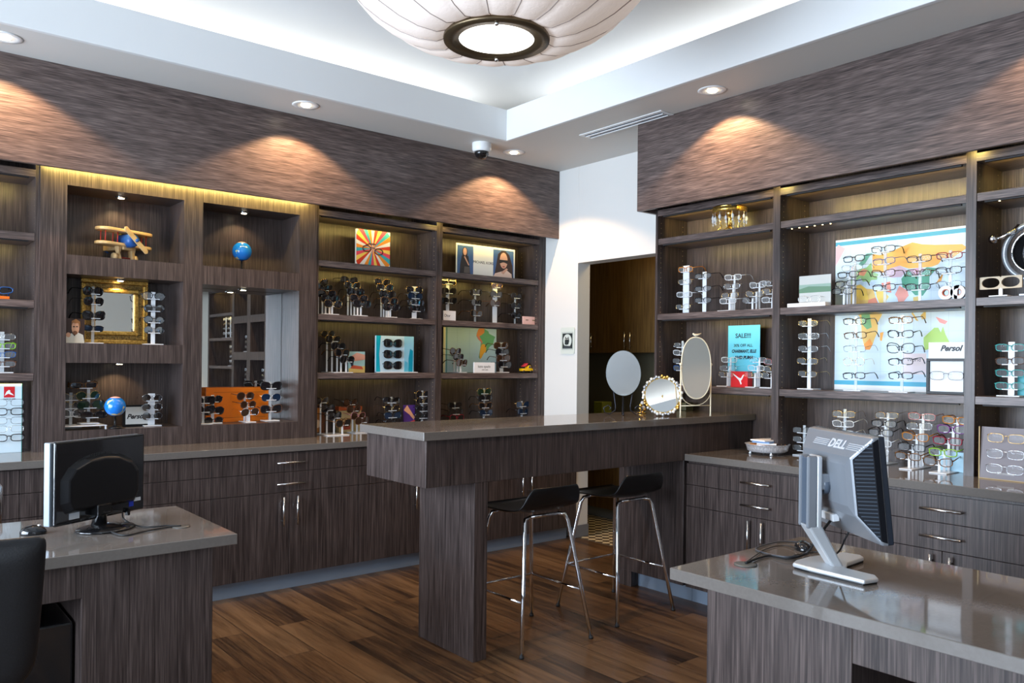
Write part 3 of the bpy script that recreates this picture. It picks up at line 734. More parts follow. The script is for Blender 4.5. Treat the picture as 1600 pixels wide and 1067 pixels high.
display('L', 'tower', 1.012, .14, [(112, 621), (111, 634), (112, 646)], 'on the clear riser in the lower niche', sun=False, cols=['gold', 'gold', 'clear'], lens='clear', seed=22)
display('L', 'tower', 1.008, .10, [(238, 622), (238, 636), (238, 650)], 'right of the script sign in the lower niche', cols=['silver', 'silver', 'grey'], lens='mirror', seed=23, shapes=('round',), colw=.04, slab=True)
display('L', 'tower', 1.008, .10, [(333, 624), (334, 642), (334, 657)], 'left of the orange board before the niche mirror', cols='black', lens='dark', seed=24, shapes=('round', 'aviator'), colw=.02, slab=True)
display('L', 'stair', 1.008, .14, [(384, 619), (388, 632), (391, 644)], 'in front of the orange board', cols=['brown', 'brown', 'silver'], lens='brown', seed=25, shapes=('aviator', 'round'), yaw=.15)
display('L', 'tower', 1.008, .12, [(424, 603), (424, 621), (424, 639)], 'right of the orange board before the niche mirror', cols=['black', 'silver', 'brown'], lens=['dark', 'blue', 'dark'], seed=26, shapes=('big', 'aviator'), scale=1.05)
display('L', 'tower', 1.008, .06, [(319, 626), (319, 640)], 'at the left corner of the mirrored niche', cols='black', lens='dark', seed=27)
# left edge bay
display('L', 'tower', 1.333, .10, [(4, 526), (4, 540), (4, 554), (4, 568)], 'at the left edge above the white board', sun=False, cols=['silver', 'green', 'blue', 'brown'], lens='clear', seed=28, shapes=('rect',), colw=.02)
# ---- right wall bay 1
a1, a2, a3 = 2.266, 1.758, 1.280
CLR = ['clear', 'gold', 'silver', 'white']
display('R', 'tower', a2, .12, [(1071, 421), (1070, 440), (1069, 460), (1067, 479)], 'leftmost on the shelf above the table mirrors', sun=False, cols=['orange', 'gold', 'clear', 'gold'], lens='clear', seed=31, shapes=('rect',), colw=.05, slab=True)
display('R', 'tower', a2, .12, [(1098, 431), (1098, 451), (1098, 469)], 'second from left above the table mirrors', sun=False, cols='black', lens='clear', seed=32, shapes=('rect',), colw=.03, slab=True)
display('R', 'stair', a2, .16, [(1145, 433), (1143, 447), (1140, 461), (1137, 470)], 'above the turquoise sale sign', sun=False, cols=['clear', 'silver', 'gold', 'white'], lens='clear', seed=33, shapes=('rect',))
display('R', 'stair', a2, .16, [(1184, 445), (1179, 459), (1173, 469)], 'above right of the turquoise sale sign', sun=False, cols=['clear', 'gold', 'grey'], lens='clear', seed=34, shapes=('cat',))
display('R', 'stair', a2, .14, [(1206, 442), (1205, 455), (1204, 468)], 'half hidden by the divider above the sale sign', sun=False, cols=['silver', 'gold', 'clear'], lens='clear', seed=35, shapes=('rect',))
display('R', 'tower', a3, .12, [(1064, 539), (1064, 551), (1063, 564), (1063, 575)], 'half hidden behind the cream table mirror', sun=False, cols=['silver', 'clear', 'silver', 'blue'], lens='clear', seed=36, shapes=('rect',))
display('R', 'stair', a3, .16, [(1139, 562), (1137, 575), (1134, 585)], 'left of the red box under the sale sign', sun=False, cols=['clear', 'silver', 'gold'], lens='clear', seed=37, shapes=('rect',), yaw=-.1)
display('R', 'stair', a3, .16, [(1184, 562), (1181, 575), (1177, 586)], 'right of the red box under the sale sign', sun=False, cols=['silver', 'clear', 'gold'], lens='clear', seed=38, shapes=('rect',))
display('R', 'stair', a3, .14, [(1207, 565), (1206, 577), (1203, 587)], 'beside the divider right of the sale sign', sun=False, cols=['pink', 'gold', 'silver'], lens='clear', seed=39, shapes=('rect',))
# bay 2
display('R', 'stair', a2, .20, [(1334, 404), (1331, 418), (1325, 429), (1321, 443), (1316, 455)], 'fanned out before the left part of the world map', sun=False, cols=['black', 'grey', 'black', 'black', 'black'], lens='clear', seed=41, shapes=('rect',), dstep=.02)
display('R', 'tower', a2, .15, [(1380, 389), (1381, 408), (1380, 427), (1381, 449)], 'before the Europe part of the upper map', sun=False, cols=['black', 'blue', 'tortoise', 'black'], lens='clear', seed=42, shapes=('rect', 'rect', 'cat'))
display('R', 'tower', a2, .15, [(1436, 404), (1435, 426), (1434, 448)], 'before the orange part of the upper map', sun=False, cols=['black', 'tortoise', 'black'], lens='clear', seed=43, shapes=('rect',))
display('R', 'tower', a2, .13, [(1483, 399), (1482, 422), (1482, 444)], 'beside the white letters sign before the map', sun=False, cols=['red', 'black', 'grey'], lens='clear', seed=44, shapes=('rect',))
display('R', 'tower', a3, .10, [(1262, 505), (1263, 525), (1262, 545), (1261, 564), (1261, 584)], 'alone left of the lower map', sun=False, cols=['gold', 'silver', 'silver', 'gold', 'gold'], lens='clear', seed=45, shapes=('rect',), colw=.022, slab=True)
display('R', 'tower', a3, .12, [(1335, 502), (1336, 524), (1335, 545), (1334, 565), (1334, 587)], 'before the Africa part of the lower map', sun=False, cols=['black', 'tortoise', 'grey', 'gold', 'black'], lens='clear', seed=46, shapes=('rect', 'rect', 'rect', 'round', 'rect'), scale=1.03)
display('R', 'tower', a3, .12, [(1407, 500), (1407, 522), (1407, 544), (1407, 565), (1407, 587)], 'before the Indian Ocean part of the lower map', sun=False, cols=['tortoise', 'black', 'black', 'black', 'black'], lens='clear', seed=47, shapes=('rect', 'cat', 'big', 'rect', 'rect'), scale=1.03)
display('R', 'tower', ZR, .12, [(1254, 672), (1254, 687), (1254, 700)], 'behind the left shoulder of the silver monitor', sun=False, cols=['grey', 'silver', 'silver'], lens='clear', seed=48, shapes=('rect',))
display('R', 'tower', ZR, .12, [(1318, 647), (1317, 662), (1317, 677)], 'rising behind the silver monitor top', sun=False, cols=['gold', 'white', 'clear'], lens='clear', seed=49, shapes=('rect',), scale=1.05)
display('R', 'stair', ZR, .18, [(1385, 649), (1381, 662), (1376, 676), (1373, 692), (1370, 706)], 'right of the silver monitor', sun=False, cols=['gold', 'black', 'black', 'clear', 'silver'], lens='clear', seed=50, shapes=('rect',), scale=1.05, dstep=.035)
display('R', 'stair', ZR, .16, [(1440, 651), (1436, 666), (1430, 683), (1424, 699), (1418, 713)], 'second from the divider on the right counter', sun=False, cols=['pink', 'silver', 'orange', 'black', 'tortoise'], lens='clear', seed=51, shapes=('rect', 'rect', 'cat'), scale=1.08, dstep=.038)
display('R', 'stair', ZR, .14, [(1494, 657), (1487, 671), (1480, 689), (1473, 707), (1465, 722)], 'beside the blue card on the right counter', sun=False, cols=['orange', 'purple', 'red', 'green', 'tortoise'], lens='clear', seed=52, shapes=('rect', 'cat', 'rect'), scale=1.1, dstep=.038)
# bay 3
display('R', 'tower', a3, .10, [(1578, 543), (1578, 564), (1578, 583), (1578, 603)], 'before the turquoise card at the right edge', sun=False, cols=['teal', 'brown', 'teal', 'teal'], lens='clear', seed=53, shapes=('rect',), colw=.028, slab=True)
# stands on the right wall seen only in the niche mirror
def hidden(z, y, n, place, seed):
    M0 = Vector((XB + .1, y, z)); st = thing('glasses_stand', 'acrylic stand mirrored in the niche, ' + place, 'display stand', M0, RW, 'acrylic glasses stands')
    part('base_plate', MB().box(-.05, .05, -.045, .045, 0, .006), M_ACRYLW, st); part('column', MB().box(-.012, .012, -.003, .003, .006, .07 * n + .03), M_ACRYLW, st)
    for i in range(n):
        glasses('rect', CLR[i % 4], 'clear', T(M0 + Vector((-.02, 0, .07 * (n - i)))) @ RZ(RW), 'clear eyeglasses, %s tier of stand %s' % (ORD[n][i], place), 'eyeglasses on stands', False)
hidden(1.74, -.8, 4, 'first on the reflected upper shelf', 1); hidden(1.74, -.98, 4, 'second on the reflected upper shelf', 2); hidden(1.74, -1.16, 4, 'third on the reflected upper shelf', 3)
hidden(1.33, -.9, 4, 'on the reflected middle shelf', 4); hidden(1.535, -.3, 3, 'in the reflected square niche', 5); hidden(1.005, -.3, 4, 'in the reflected lower niche', 6); hidden(1.005, .3, 4, 'in the reflected right niche', 7)
# ================================================================== PRINTS, SIGNS, MAPS
def board(name, label, cat, wall, depth, pA, pB, th=.004, face=M_PAPER, zb=None, lean=0.0, bevel=.0):
    """flat upright board whose front face spans photo pixels pA (top left) to pB (bottom right); returns root, width, height.
       child coordinates: x 0..w, z 0..h, front at y=0 facing -Y"""
    a = front_plane(wall, pA[0], pA[1], depth); b = front_plane(wall, pB[0], pB[1], depth)
    w = abs(b.x - a.x) if wall == 'L' else abs(a.y - b.y)
    z0 = zb + .0006 if zb is not None else b.z
    h = a.z - z0
    rz = 0 if wall == 'L' else RW
    loc = Vector((a.x, a.y, z0))
    r = thing(name, label, cat, loc, rz)
    if lean: r.rotation_euler = (-lean, 0, rz)
    part('panel', MB().box(0, w, 0, th, 0, h), face, r, bevel=bevel)
    return r, w, h
def flat(parent, poly, m, k=1, name='print', th=.0007, label=None):
    """printed shape: thin layer k over the board front"""
    mb = MB().prism(poly, -th * k, -th * (k - 1) - .0001 if k > 1 else 0.0)
    return part(name, mb, m, parent, label=label)
def lettering(parent, txt, size, x, z, m=M_INK, k=1, shear=0.0, sx=1.0, bold=0.0, spacing=1.0):
    mb = text_mb(txt, size, T((x, -.0007 * k, z)), shear=shear, sx=sx, bold=bold, spacing=spacing)
    return part('lettering', mb, m, parent)
def ell(cx, cz, rx, rz, n=16, a0=0, a1=2 * PI):
    full = abs(a1 - a0 - 2 * PI) < 1e-6
    return [(cx + rx * math.cos(a0 + (a1 - a0) * i / (n if full else n - 1)), cz + rz * math.sin(a0 + (a1 - a0) * i / (n if full else n - 1))) for i in range(n)]
def shades_print(parent, x, z, w, m=M_INK, ml=None, k=2):
    """printed pair of glasses"""
    mb = MB(); y = -.0007 * k
    for s in (-1, 1): mb.prism(ell(x + s * w * .26, z, w * .2, w * .16, 12), y, y + .0006)
    mb.prism([(x - w * .5, z + w * .08), (x - w * .5, z + w * .15), (x + w * .5, z + w * .15), (x + w * .5, z + w * .08)], y, y + .0006)
    part('print', mb, m, parent)
    if ml:
        mb = MB()
        for s in (-1, 1): mb.prism(ell(x + s * w * .26, z, w * .14, w * .10, 12), y - .0005, y)
        part('print', mb, ml, parent)
# ---- sunburst print
r, w, h = board('sunburst_print', 'square sunburst print of glasses on the top shelf', 'picture', 'L', .12, (557, 357), (609, 417), th=.018, zb=2.112)
rays = [ink(210, 60, 30), ink(230, 225, 215), ink(235, 140, 40), ink(60, 165, 175), ink(225, 70, 90), ink(240, 200, 90)]
cx, cz = w * .48, h * .50
def clip_ray(a):
    c, s = math.cos(a), math.sin(a); t = 1e9
    if c > 1e-6: t = min(t, (w - cx) / c)
    if c < -1e-6: t = min(t, -cx / c)
    if s > 1e-6: t = min(t, (h - cz) / s)
    if s < -1e-6: t = min(t, -cz / s)
    return (cx + c * t, cz + s * t)
NR = 30
for k in range(len(rays)):
    mb = MB()
    for i in range(k, NR, len(rays)):
        mb.prism([(cx, cz), clip_ray(2 * PI * i / NR), clip_ray(2 * PI * (i + 1) / NR)], -.0007, 0)
    part('print', mb, rays[k], r)
mb = MB()
for s in (-1, 1): mb.tube([(cx + s * .05 + .034 * math.cos(a), -.0015, cz - .01 - s * .008 + .022 * math.sin(a)) for a in [2 * PI * i / 14 for i in range(14)]], .004, 5, closed=True)
mb.tube([(cx - .018, -.0015, cz + .01), (cx + .018, -.0015, cz + .004)], .003, 5).tube([(cx - .08, -.0015, cz + .01), (cx - .03, -.0015, cz + .035), (cx + .02, -.0015, cz + .035)], .004, 5)
part('print', mb, ink(90, 40, 35), r)
# ---- fashion triptych
r, w, h = board('advertising_print', 'white fold-out advertising print with two photos of women', 'picture', 'L', .12, (713, 379), (804, 433), th=.006, zb=2.116)
BL = ink(60, 95, 150); SK = ink(206, 160, 140); HR = ink(48, 30, 26); DK = ink(40, 38, 44)
flat(r, [(.01, .012), (w * .28, .012), (w * .28, h - .015), (.01, h - .015)], BL, 1)
flat(r, [(w * .62, .012), (w - .012, .012), (w - .012, h - .015), (w * .62, h - .015)], BL, 1)
# left figure, standing, dark clothes and handbag
u = w * .14
flat(r, [(u - .05, .012), (u + .055, .012), (u + .045, h * .38), (u + .035, h * .62), (u - .03, h * .62), (u - .045, h * .35)], DK, 2)
flat(r, ell(u, h * .75, .018, .03), SK, 3); flat(r, [(u - .024, h * .60), (u - .026, h * .78), (u - .012, h * .88), (u + .012, h * .88), (u + .026, h * .78), (u + .024, h * .60)], HR, 2)
flat(r, [(u + .0, h * .62), (u + .045, h * .34), (u + .036, h * .32), (u - .008, h * .58)], SK, 3); flat(r, [(u - .01, .02), (u + .05, .02), (u + .045, h * .28), (u - .004, h * .28)], ink(88, 84, 84), 4)
# right figure: portrait with sunglasses
u = w * .80
flat(r, [(u - .10, .012), (u + .10, .012), (u + .095, h * .45), (u + .06, h * .80), (u + .02, h * .92), (u - .02, h * .92), (u - .06, h * .80), (u - .08, h * .40)], HR, 2)
flat(r, ell(u, h * .60, .042, .066, 20), SK, 3); flat(r, [(u - .045, h * .62), (u + .045, h * .62), (u + .040, h * .50), (u + .008, h * .54), (u - .008, h * .54), (u - .040, h * .50)], M_INK, 4)
flat(r, ell(u, h * .40, .014, .005, 10), ink(150, 60, 60), 4)
flat(r, [(u - .11, .012), (u + .09, .012), (u + .085, h * .18), (u + .03, h * .30), (u - .02, h * .24), (u - .09, h * .16)], ink(225, 200, 190), 3)
flat(r, [(u - .03, h * .20), (u + .03, h * .36), (u + .045, h * .33), (u + .0, h * .15)], SK, 4)
lettering(r, 'MICHAEL KORS', .030, w * .45, h * .46, M_INK, 1)
# ---- pastel card
r, w, h = board('picture_card', 'pastel beach picture card beside the stepped sunglasses stand', 'picture', 'L', .14, (545, 549), (570, 581), th=.012, zb=z3, face=ink(170, 205, 200))
flat(r, [(0, 0), (w, 0), (w, h * .32), (0, h * .2)], ink(225, 190, 110), 1); flat(r, [(0, h * .5), (w, h * .62), (w, h * .85), (w * .5, h * .95), (0, h * .7)], ink(230, 165, 140), 1)
flat(r, [(w * .1, h * .2), (w * .9, h * .15), (w * .8, h * .3), (w * .2, h * .36)], ink(205, 90, 60), 2); flat(r, ell(w * .2, h * .45, .012, .024), ink(50, 60, 80), 2)
# ---- turquoise counter display
r, w, h = board('sunglasses_display_board', 'turquoise and white display board carrying three sunglasses', 'display stand', 'L', .12, (588, 524), (646, 581), th=.02, zb=z3, face=ink(198, 222, 232), bevel=.001)
flat(r, [(0, 0), (w * .11, 0), (w * .08, h * .5), (w * .12, h), (0, h)], ink(0, 170, 190), 1)
flat(r, [(w * .74, 0), (w, 0), (w, h), (w * .74, h)], ink(150, 205, 222), 1); flat(r, [(w * .86, 0), (w * .97, 0), (w * .98, h * .6), (w * .90, h * .66), (w * .86, h * .4)], ink(0, 150, 175), 2)
flat(r, [(w * .74, 0), (w * .86, 0), (w * .84, h * .28), (w * .76, h * .32)], ink(90, 180, 205), 2)
part('foot', MB().box(0, w + .02, -.03, .02, 0, .006), M_WHITE, r)
for i, f in enumerate((.80, .50, .20)):
    p = Vector(r.location) + Vector((w * .42, -.012, h * f))
    glasses('big', 'black', 'dark', T(p) @ Matrix.Scale(1.0, 4), 'black sunglasses, %s pair on the turquoise display board' % ORD[3][i], 'sunglasses on the turquoise board', True, 1.12)
# ---- small cards on the second shelf
r, w, h = board('brand_card', 'small white brand card with black lettering on the second shelf', 'sign', 'L', .05, (693, 485), (712, 500), th=.008, zb=z2, face=M_WHITE); lettering(r, 'Dior', .030, w * .32, h * .5, sx=1.0)
r, w, h = board('pink_card', 'small pink card with printed glasses at the shelf end', 'sign', 'L', .05, (817, 494), (840, 507), th=.008, zb=z2, face=ink(225, 185, 178))
shades_print(r, w * .28, h * .55, .03, ink(120, 90, 60), k=1); shades_print(r, w * .72, h * .55, .03, ink(120, 110, 50), k=1)
r, w, h = board('brand_card', 'white brand card with thin grey lettering before the map', 'sign', 'L', .04, (741, 566), (773, 581), th=.012, zb=z3, face=M_WHITE)
lettering(r, 'kate spade', .030, w * .48, h * .60, ink(110, 112, 108)); lettering(r, 'NEW YORK', .012, w * .52, h * .28, ink(120, 122, 118))
# ---- maps: land masses as (lon, lat) outlines
LAND = [
 ('sa', [(-80, 0), (-77, 8), (-72, 12), (-62, 10), (-52, 5), (-50, 0), (-35, -6), (-38, -13), (-40, -22), (-48, -27), (-54, -34), (-58, -38), (-63, -42), (-66, -47), (-69, -52), (-72, -54), (-75, -50), (-73, -40), (-71, -30), (-70, -18), (-77, -12), (-81, -5)], (90, 160, 110)),
 ('sa2', [(-80, 0), (-77, 8), (-72, 12), (-62, 10), (-62, 2), (-70, -4), (-74, -6), (-81, -5)], (215, 130, 60)),
 ('sa3', [(-81, -5), (-74, -6), (-70, -12), (-66, -18), (-68, -23), (-70, -18), (-77, -12)], (200, 120, 100)),
 ('sa4', [(-68, -23), (-62, -22), (-57, -28), (-58, -38), (-63, -42), (-66, -47), (-69, -52), (-72, -54), (-73, -45), (-71, -30)], (228, 165, 50)),
 ('green', [(-55, 62), (-45, 60), (-25, 70), (-18, 78), (-30, 83), (-60, 80), (-68, 76)], (225, 180, 190)),
 ('africa', [(-17, 15), (-10, 30), (-5, 36), (10, 37), (20, 32), (32, 31), (36, 22), (43, 12), (51, 12), (46, 2), (40, -5), (40, -15), (35, -22), (32, -28), (27, -34), (19, -34), (13, -20), (12, -8), (9, 2), (5, 5), (-8, 5), (-14, 10)], (225, 190, 110)),
 ('africa2', [(0, 34), (10, 37), (20, 32), (24, 20), (10, 20), (2, 26)], (235, 200, 90)), ('africa3', [(24, 20), (36, 22), (43, 12), (36, 4), (26, 6), (22, 12)], (215, 130, 100)), ('africa4', [(12, 4), (26, 5), (30, -10), (22, -12), (13, -6)], (110, 170, 120)), ('africa5', [(17, -28), (27, -22), (32, -28), (27, -34), (19, -34)], (232, 150, 60)),
 ('madag', [(44, -16), (50, -15), (47, -25), (44, -24)], (235, 175, 90)),
 ('europe', [(-9, 37), (-9, 43), (-1, 44), (-4, 48), (2, 51), (8, 54), (12, 54), (20, 55), (28, 60), (30, 50), (40, 47), (38, 41), (28, 41), (24, 37), (20, 40), (14, 40), (10, 44), (3, 42), (0, 38)], (150, 195, 130)),
 ('europe2', [(3, 48), (14, 54), (22, 52), (16, 46)], (220, 150, 120)), ('uk', [(-5, 50), (1, 52), (-2, 58), (-6, 57)], (230, 160, 150)),
 ('scand', [(6, 59), (12, 57), (18, 60), (24, 66), (30, 70), (20, 70), (12, 64)], (95, 165, 150)),
 ('russia', [(30, 50), (30, 69), (42, 67), (60, 69), (75, 73), (95, 77), (110, 74), (130, 72), (150, 71), (170, 70), (180, 66), (163, 60), (155, 57), (142, 58), (135, 52), (125, 50), (110, 50), (90, 50), (75, 54), (60, 52), (48, 48)], (238, 178, 90)),
 ('kaz', [(48, 48), (60, 52), (75, 54), (87, 49), (78, 42), (62, 42), (52, 44)], (205, 180, 205)),
 ('china', [(78, 40), (90, 49), (100, 42), (118, 50), (133, 48), (122, 40), (122, 30), (112, 21), (100, 22), (92, 28), (80, 31)], (70, 150, 125)),
 ('mongol', [(90, 49), (110, 50), (116, 47), (104, 42), (95, 43)], (200, 150, 180)),
 ('india', [(68, 24), (75, 33), (88, 27), (90, 22), (82, 16), (79, 8), (74, 14), (72, 20)], (235, 160, 150)), ('persia', [(45, 37), (60, 38), (62, 26), (52, 28)], (225, 130, 110)), ('arab', [(36, 30), (48, 30), (58, 22), (50, 14), (44, 13), (38, 22)], (230, 200, 100)),
 ('indoc', [(97, 20), (107, 21), (108, 12), (103, 10), (100, 4), (98, 12)], (215, 190, 110)), ('borneo', [(109, 1), (117, 6), (117, -3), (111, -3)], (215, 180, 90)), ('sumatra', [(96, 5), (106, -5), (102, -4), (95, 3)], (215, 180, 90)), ('guinea', [(132, -1), (150, -6), (146, -9), (138, -7)], (225, 150, 150)),
 ('japan', [(131, 32), (140, 35), (143, 43), (137, 38)], (235, 170, 80)),
 ('aus', [(114, -22), (122, -17), (130, -12), (136, -12), (140, -17), (143, -11), (147, -19), (153, -27), (150, -37), (140, -38), (130, -32), (116, -35), (114, -28)], (165, 205, 110)),
 ('nz', [(167, -46), (174, -40), (178, -38), (173, -43)], (230, 180, 160))]
def draw_map(parent, w, h, lon0, lon1, lat0, lat1, keys=None):
    X = lambda lo: (lo - lon0) / (lon1 - lon0) * w
    Z = lambda la: (la - lat0) / (lat1 - lat0) * h
    for i, (nm, pts, c) in enumerate(LAND):
        if keys and not nm.startswith(keys): continue
        pl = [(min(max(X(a), .001), w - .001), min(max(Z(b), .001), h - .001)) for a, b in pts]
        if max(p[0] for p in pl) - min(p[0] for p in pl) < .003: continue
        sub = nm[-1].isdigit()
        flat(parent, pl, ink(*c), 2 if sub else 1, 'land')
SEA = ink(172, 205, 222)
r, w, h = board('world_map', 'large coloured world map pinned behind the spectacle stands', 'map', 'R', XBK - XB - .006, (1306, 376), (1510, 606), th=.003, face=ink(200, 222, 240), zb=a3 + .0)
part('border', MB().prism([(0, h - .035), (w, h - .035), (w, h - .012), (0, h - .012)], -.0006, 0), ink(70, 165, 195), r); part('border', MB().prism([(0, .03), (w, .03), (w, .055), (0, .055)], -.0006, 0), ink(70, 165, 195), r)
part('margin', MB().prism([(0, h - .012), (w, h - .012), (w, h), (0, h)], -.0006, 0), M_PAPER, r); part('margin', MB().prism([(0, 0), (w, 0), (w, .03), (0, .03)], -.0006, 0), M_PAPER, r)
draw_map(r, w, h, -35, 178, -78, 88)
g = MB()
for i in range(1, 8): g.box(w * i / 8 - .0006, w * i / 8 + .0006, -.0003, 0, .06, h - .04)
for i in range(1, 8): g.box(0, w, -.0003, 0, h * i / 8 - .0006, h * i / 8 + .0006)
part('grid_lines', g, ink(165, 195, 220), r)
flat(r, [(w * .54, h * .11), (w * .72, h * .11), (w * .72, h * .24), (w * .54, h * .24)], ink(215, 205, 215), 1, 'legend'); lettering(r, 'World', .028, w * .63, h * .20, ink(70, 70, 90), 2)
# cut through by the shelf: the sheet hangs behind it, so it is one piece
r, w, h = board('south_america_map', 'pale blue wall map showing South America behind sunglasses', 'map', 'L', .26, (693, 508), (775, 581), th=.003, face=ink(170, 200, 210), zb=z3 + .0)
flat(r, [(0, 0), (w * .035, 0), (w * .035, h), (0, h)], ink(225, 215, 170), 1, 'margin'); flat(r, [(w * .05, 0), (w * .07, 0), (w * .07, h), (w * .05, h)], ink(90, 150, 150), 1, 'border')
draw_map(r, w, h, -158, -32, -82, 14, ('sa',))
g = MB()
for f in (.25, .48, .72): g.box(w * f, w * f + .0012, -.0003, 0, 0, h)
for f in (.4, .85): g.box(0, w, -.0003, 0, h * f, h * f + .0012)
part('grid_lines', g, ink(150, 180, 195), r)
# ---- framed orange picture, box, purple card on the counter
r, w, h = board('framed_picture', 'orange brown framed picture leaning at the counter corner', 'picture', 'L', .20, (492, 633), (507, 674), th=.015, zb=ZL, face=ink(96, 52, 24)); flat(r, [(.01, .012), (w * .7, .012), (w * .55, h - .02), (.01, h - .02)], ink(170, 110, 50), 1); flat(r, ell(w * .3, h * .35, .018, .03), ink(225, 195, 160), 2)
bx = thing('display_box', 'orange and cream box behind the sunglasses on the counter', 'box', tuple(on_y(545, 672, YB + .22).xy) + (ZL + .0006,))
part('body', MB().box(-.09, .09, -.02, .03, 0, .16), ink(190, 165, 120), bx, bevel=.002); part('lid', MB().box(-.095, .095, -.025, .035, .16, .19), ink(150, 70, 35), bx, bevel=.002); part('print', MB().box(-.06, .0, -.0215, -.0205, .02, .08), ink(150, 60, 40), bx)
r, w, h = board('purple_card', 'purple card with orange swirls between two sunglasses stands', 'picture', 'L', .14, (631, 633), (648, 660), th=.01, zb=ZL, face=ink(84, 50, 130))
flat(r, [(0, h * .8), (w * .3, h), (w, h * .5), (w * .9, h * .4), (w * .5, h * .62)], ink(235, 170, 130), 1); flat(r, [(w * .4, h * .2), (w, h * .25), (w, h * .4), (w * .6, h * .33)], ink(205, 70, 60), 1)
# ---- man portrait
r, w, h = board('portrait_photo', 'photo card of a bearded man resting chin on hand', 'picture', 'L', .05, (103.5, 497), (132, 536), th=.006, zb=1.506, face=ink(52, 34, 28))
flat(r, [(0, 0), (w, 0), (w * .92, h * .34), (w * .62, h * .44), (w * .45, h * .28), (w * .3, h * .40), (0, h * .28)], ink(205, 205, 195), 1)
flat(r, ell(w * .50, h * .62, w * .21, h * .27, 18), ink(205, 160, 130), 2); flat(r, ell(w * .48, h * .42, w * .13, h * .08, 14), ink(120, 80, 55), 3)
flat(r, [(w * .27, h * .66), (w * .30, h * .90), (w * .52, h * .98), (w * .74, h * .88), (w * .76, h * .62), (w * .66, h * .82), (w * .46, h * .80), (w * .34, h * .84)], ink(150, 105, 60), 3)
flat(r, ell(w * .41, h * .67, .006, .003, 8), M_INK, 3); flat(r, ell(w * .58, h * .67, .006, .003, 8), M_INK, 3); flat(r, ell(w * .12, h * .33, w * .13, h * .10, 12), ink(200, 155, 125), 2)
# ---- gilt mirror
a = front_plane('L', 127, 433, .20); b = front_plane('L', 231, 537, .20); w = b.x - a.x; h = a.z - 1.508
gm = thing('gilt_mirror', 'ornate gilt framed mirror standing in the middle left niche', 'mirror', (a.x, a.y + .03, 1.507))
def ring_frame(x0, x1, z0, z1, t, y0, y1): return MB().box(x0, x1, y0, y1, z0, z0 + t).box(x0, x1, y0, y1, z1 - t, z1).box(x0, x0 + t, y0, y1, z0 + t, z1 - t).box(x1 - t, x1, y0, y1, z0 + t, z1 - t)
part('outer_moulding', ring_frame(0, w, 0, h, .028, -.03, .0), M_GOLD, gm, bevel=.006)
part('dark_moulding', ring_frame(.026, w - .026, .026, h - .026, .030, -.018, .0), M_DARKGOLD, gm, bevel=.004)
part('inner_moulding', ring_frame(.054, w - .054, .054, h - .054, .026, -.026, .0), M_GOLD, gm, bevel=.006)
part('glass', MB().box(.078, w - .078, -.006, -.002, .078, h - .078), M_MIRROR, gm)
bd = MB(); n = 40
for i in range(n):
    for zz in (.006, h - .006): bd.sphere((w * (i + .5) / n, -.031, zz), .0035, 6, 4)
for i in range(32):
    for xx in (.006, w - .006): bd.sphere((xx, -.031, h * (i + .5) / 32), .0035, 6, 4)
part('beading', bd, M_GOLD, gm)
# ---- script signs
r, w, h = board('script_sign', 'black framed sign with script lettering behind the blue globe', 'sign', 'L', .12, (193, 633), (232, 662), th=.03, zb=1.008, face=M_BLACK)
flat(r, [(.012, .014), (w, .014), (w, h - .012), (.012, h - .012)], ink(205, 205, 200), 1); lettering(r, 'Persol', .040, w * .48, h * .46, M_INK, 2, shear=.35, bold=.0012)
r, w, h = board('brand_card', 'white card with script lettering above the black framed display', 'sign', 'R', .13, (1451, 535), (1511, 575), th=.004, zb=1.44, face=M_WHITE); lettering(r, 'Persol', .040, w * .58, h * .70, M_INK, 1, shear=.35, bold=.0015)
r.rotation_euler.z += 0
fx, w, h = board('frame_display', 'black framed white display box holding one pair of glasses', 'display stand', 'R', .10, (1449, 560), (1511, 614), th=.05, zb=a3, face=M_WHITE)
part('frame', ring_frame(0, w, 0, h, .014, -.012, .0), M_BLACK, fx, bevel=.001)
p = Vector(fx.location) + Vector((-.018, -w * .52, h * .52))
glasses('rect', 'grey', 'clear', T(p) @ RZ(RW), 'thin dark eyeglasses mounted in the black framed white display box', None, False, 1.3)
r, w, h = board('letter_sign', 'white cut-out letters sign with orange rings before the map', 'sign', 'R', .04, (1466, 447), (1508, 468), th=.001, zb=a2, face=M_ACRYL)
for c in r.children: bpy.data.objects.remove(c)
def ringm(cx, cz, ro, ri, y0, y1, n=20):
    m = MB()
    for i in range(n):
        a, b = 2 * PI * i / n, 2 * PI * (i + 1) / n
        P = [(ro * math.cos(a), ro * math.sin(a)), (ro * math.cos(b), ro * math.sin(b)), (ri * math.cos(b), ri * math.sin(b)), (ri * math.cos(a), ri * math.sin(a))]
        m.prism([(cx + x, cz + z) for x, z in P], y0, y1)
    return m
rr = h / 2
m = ringm(rr, rr, rr, rr * .52, 0, .02); m.prism([(2 * rr + .004, 0), (2 * rr + .02, 0), (2 * rr + .02, h * .62), (2 * rr + .032, h), (2 * rr + .004, h * .98)], 0, .02)
m2 = ringm(w - rr, rr, rr, rr * .52, 0, .02); m.v += []; part('letters', m, M_WHITE, r); part('letters', m2, M_WHITE, r)
part('orange_ring', ringm(rr, rr, rr * .52, rr * .40, .004, .02), ink(190, 90, 40), r); part('orange_ring', ringm(w - rr, rr, rr * .52, rr * .40, .004, .02), ink(190, 90, 40), r)
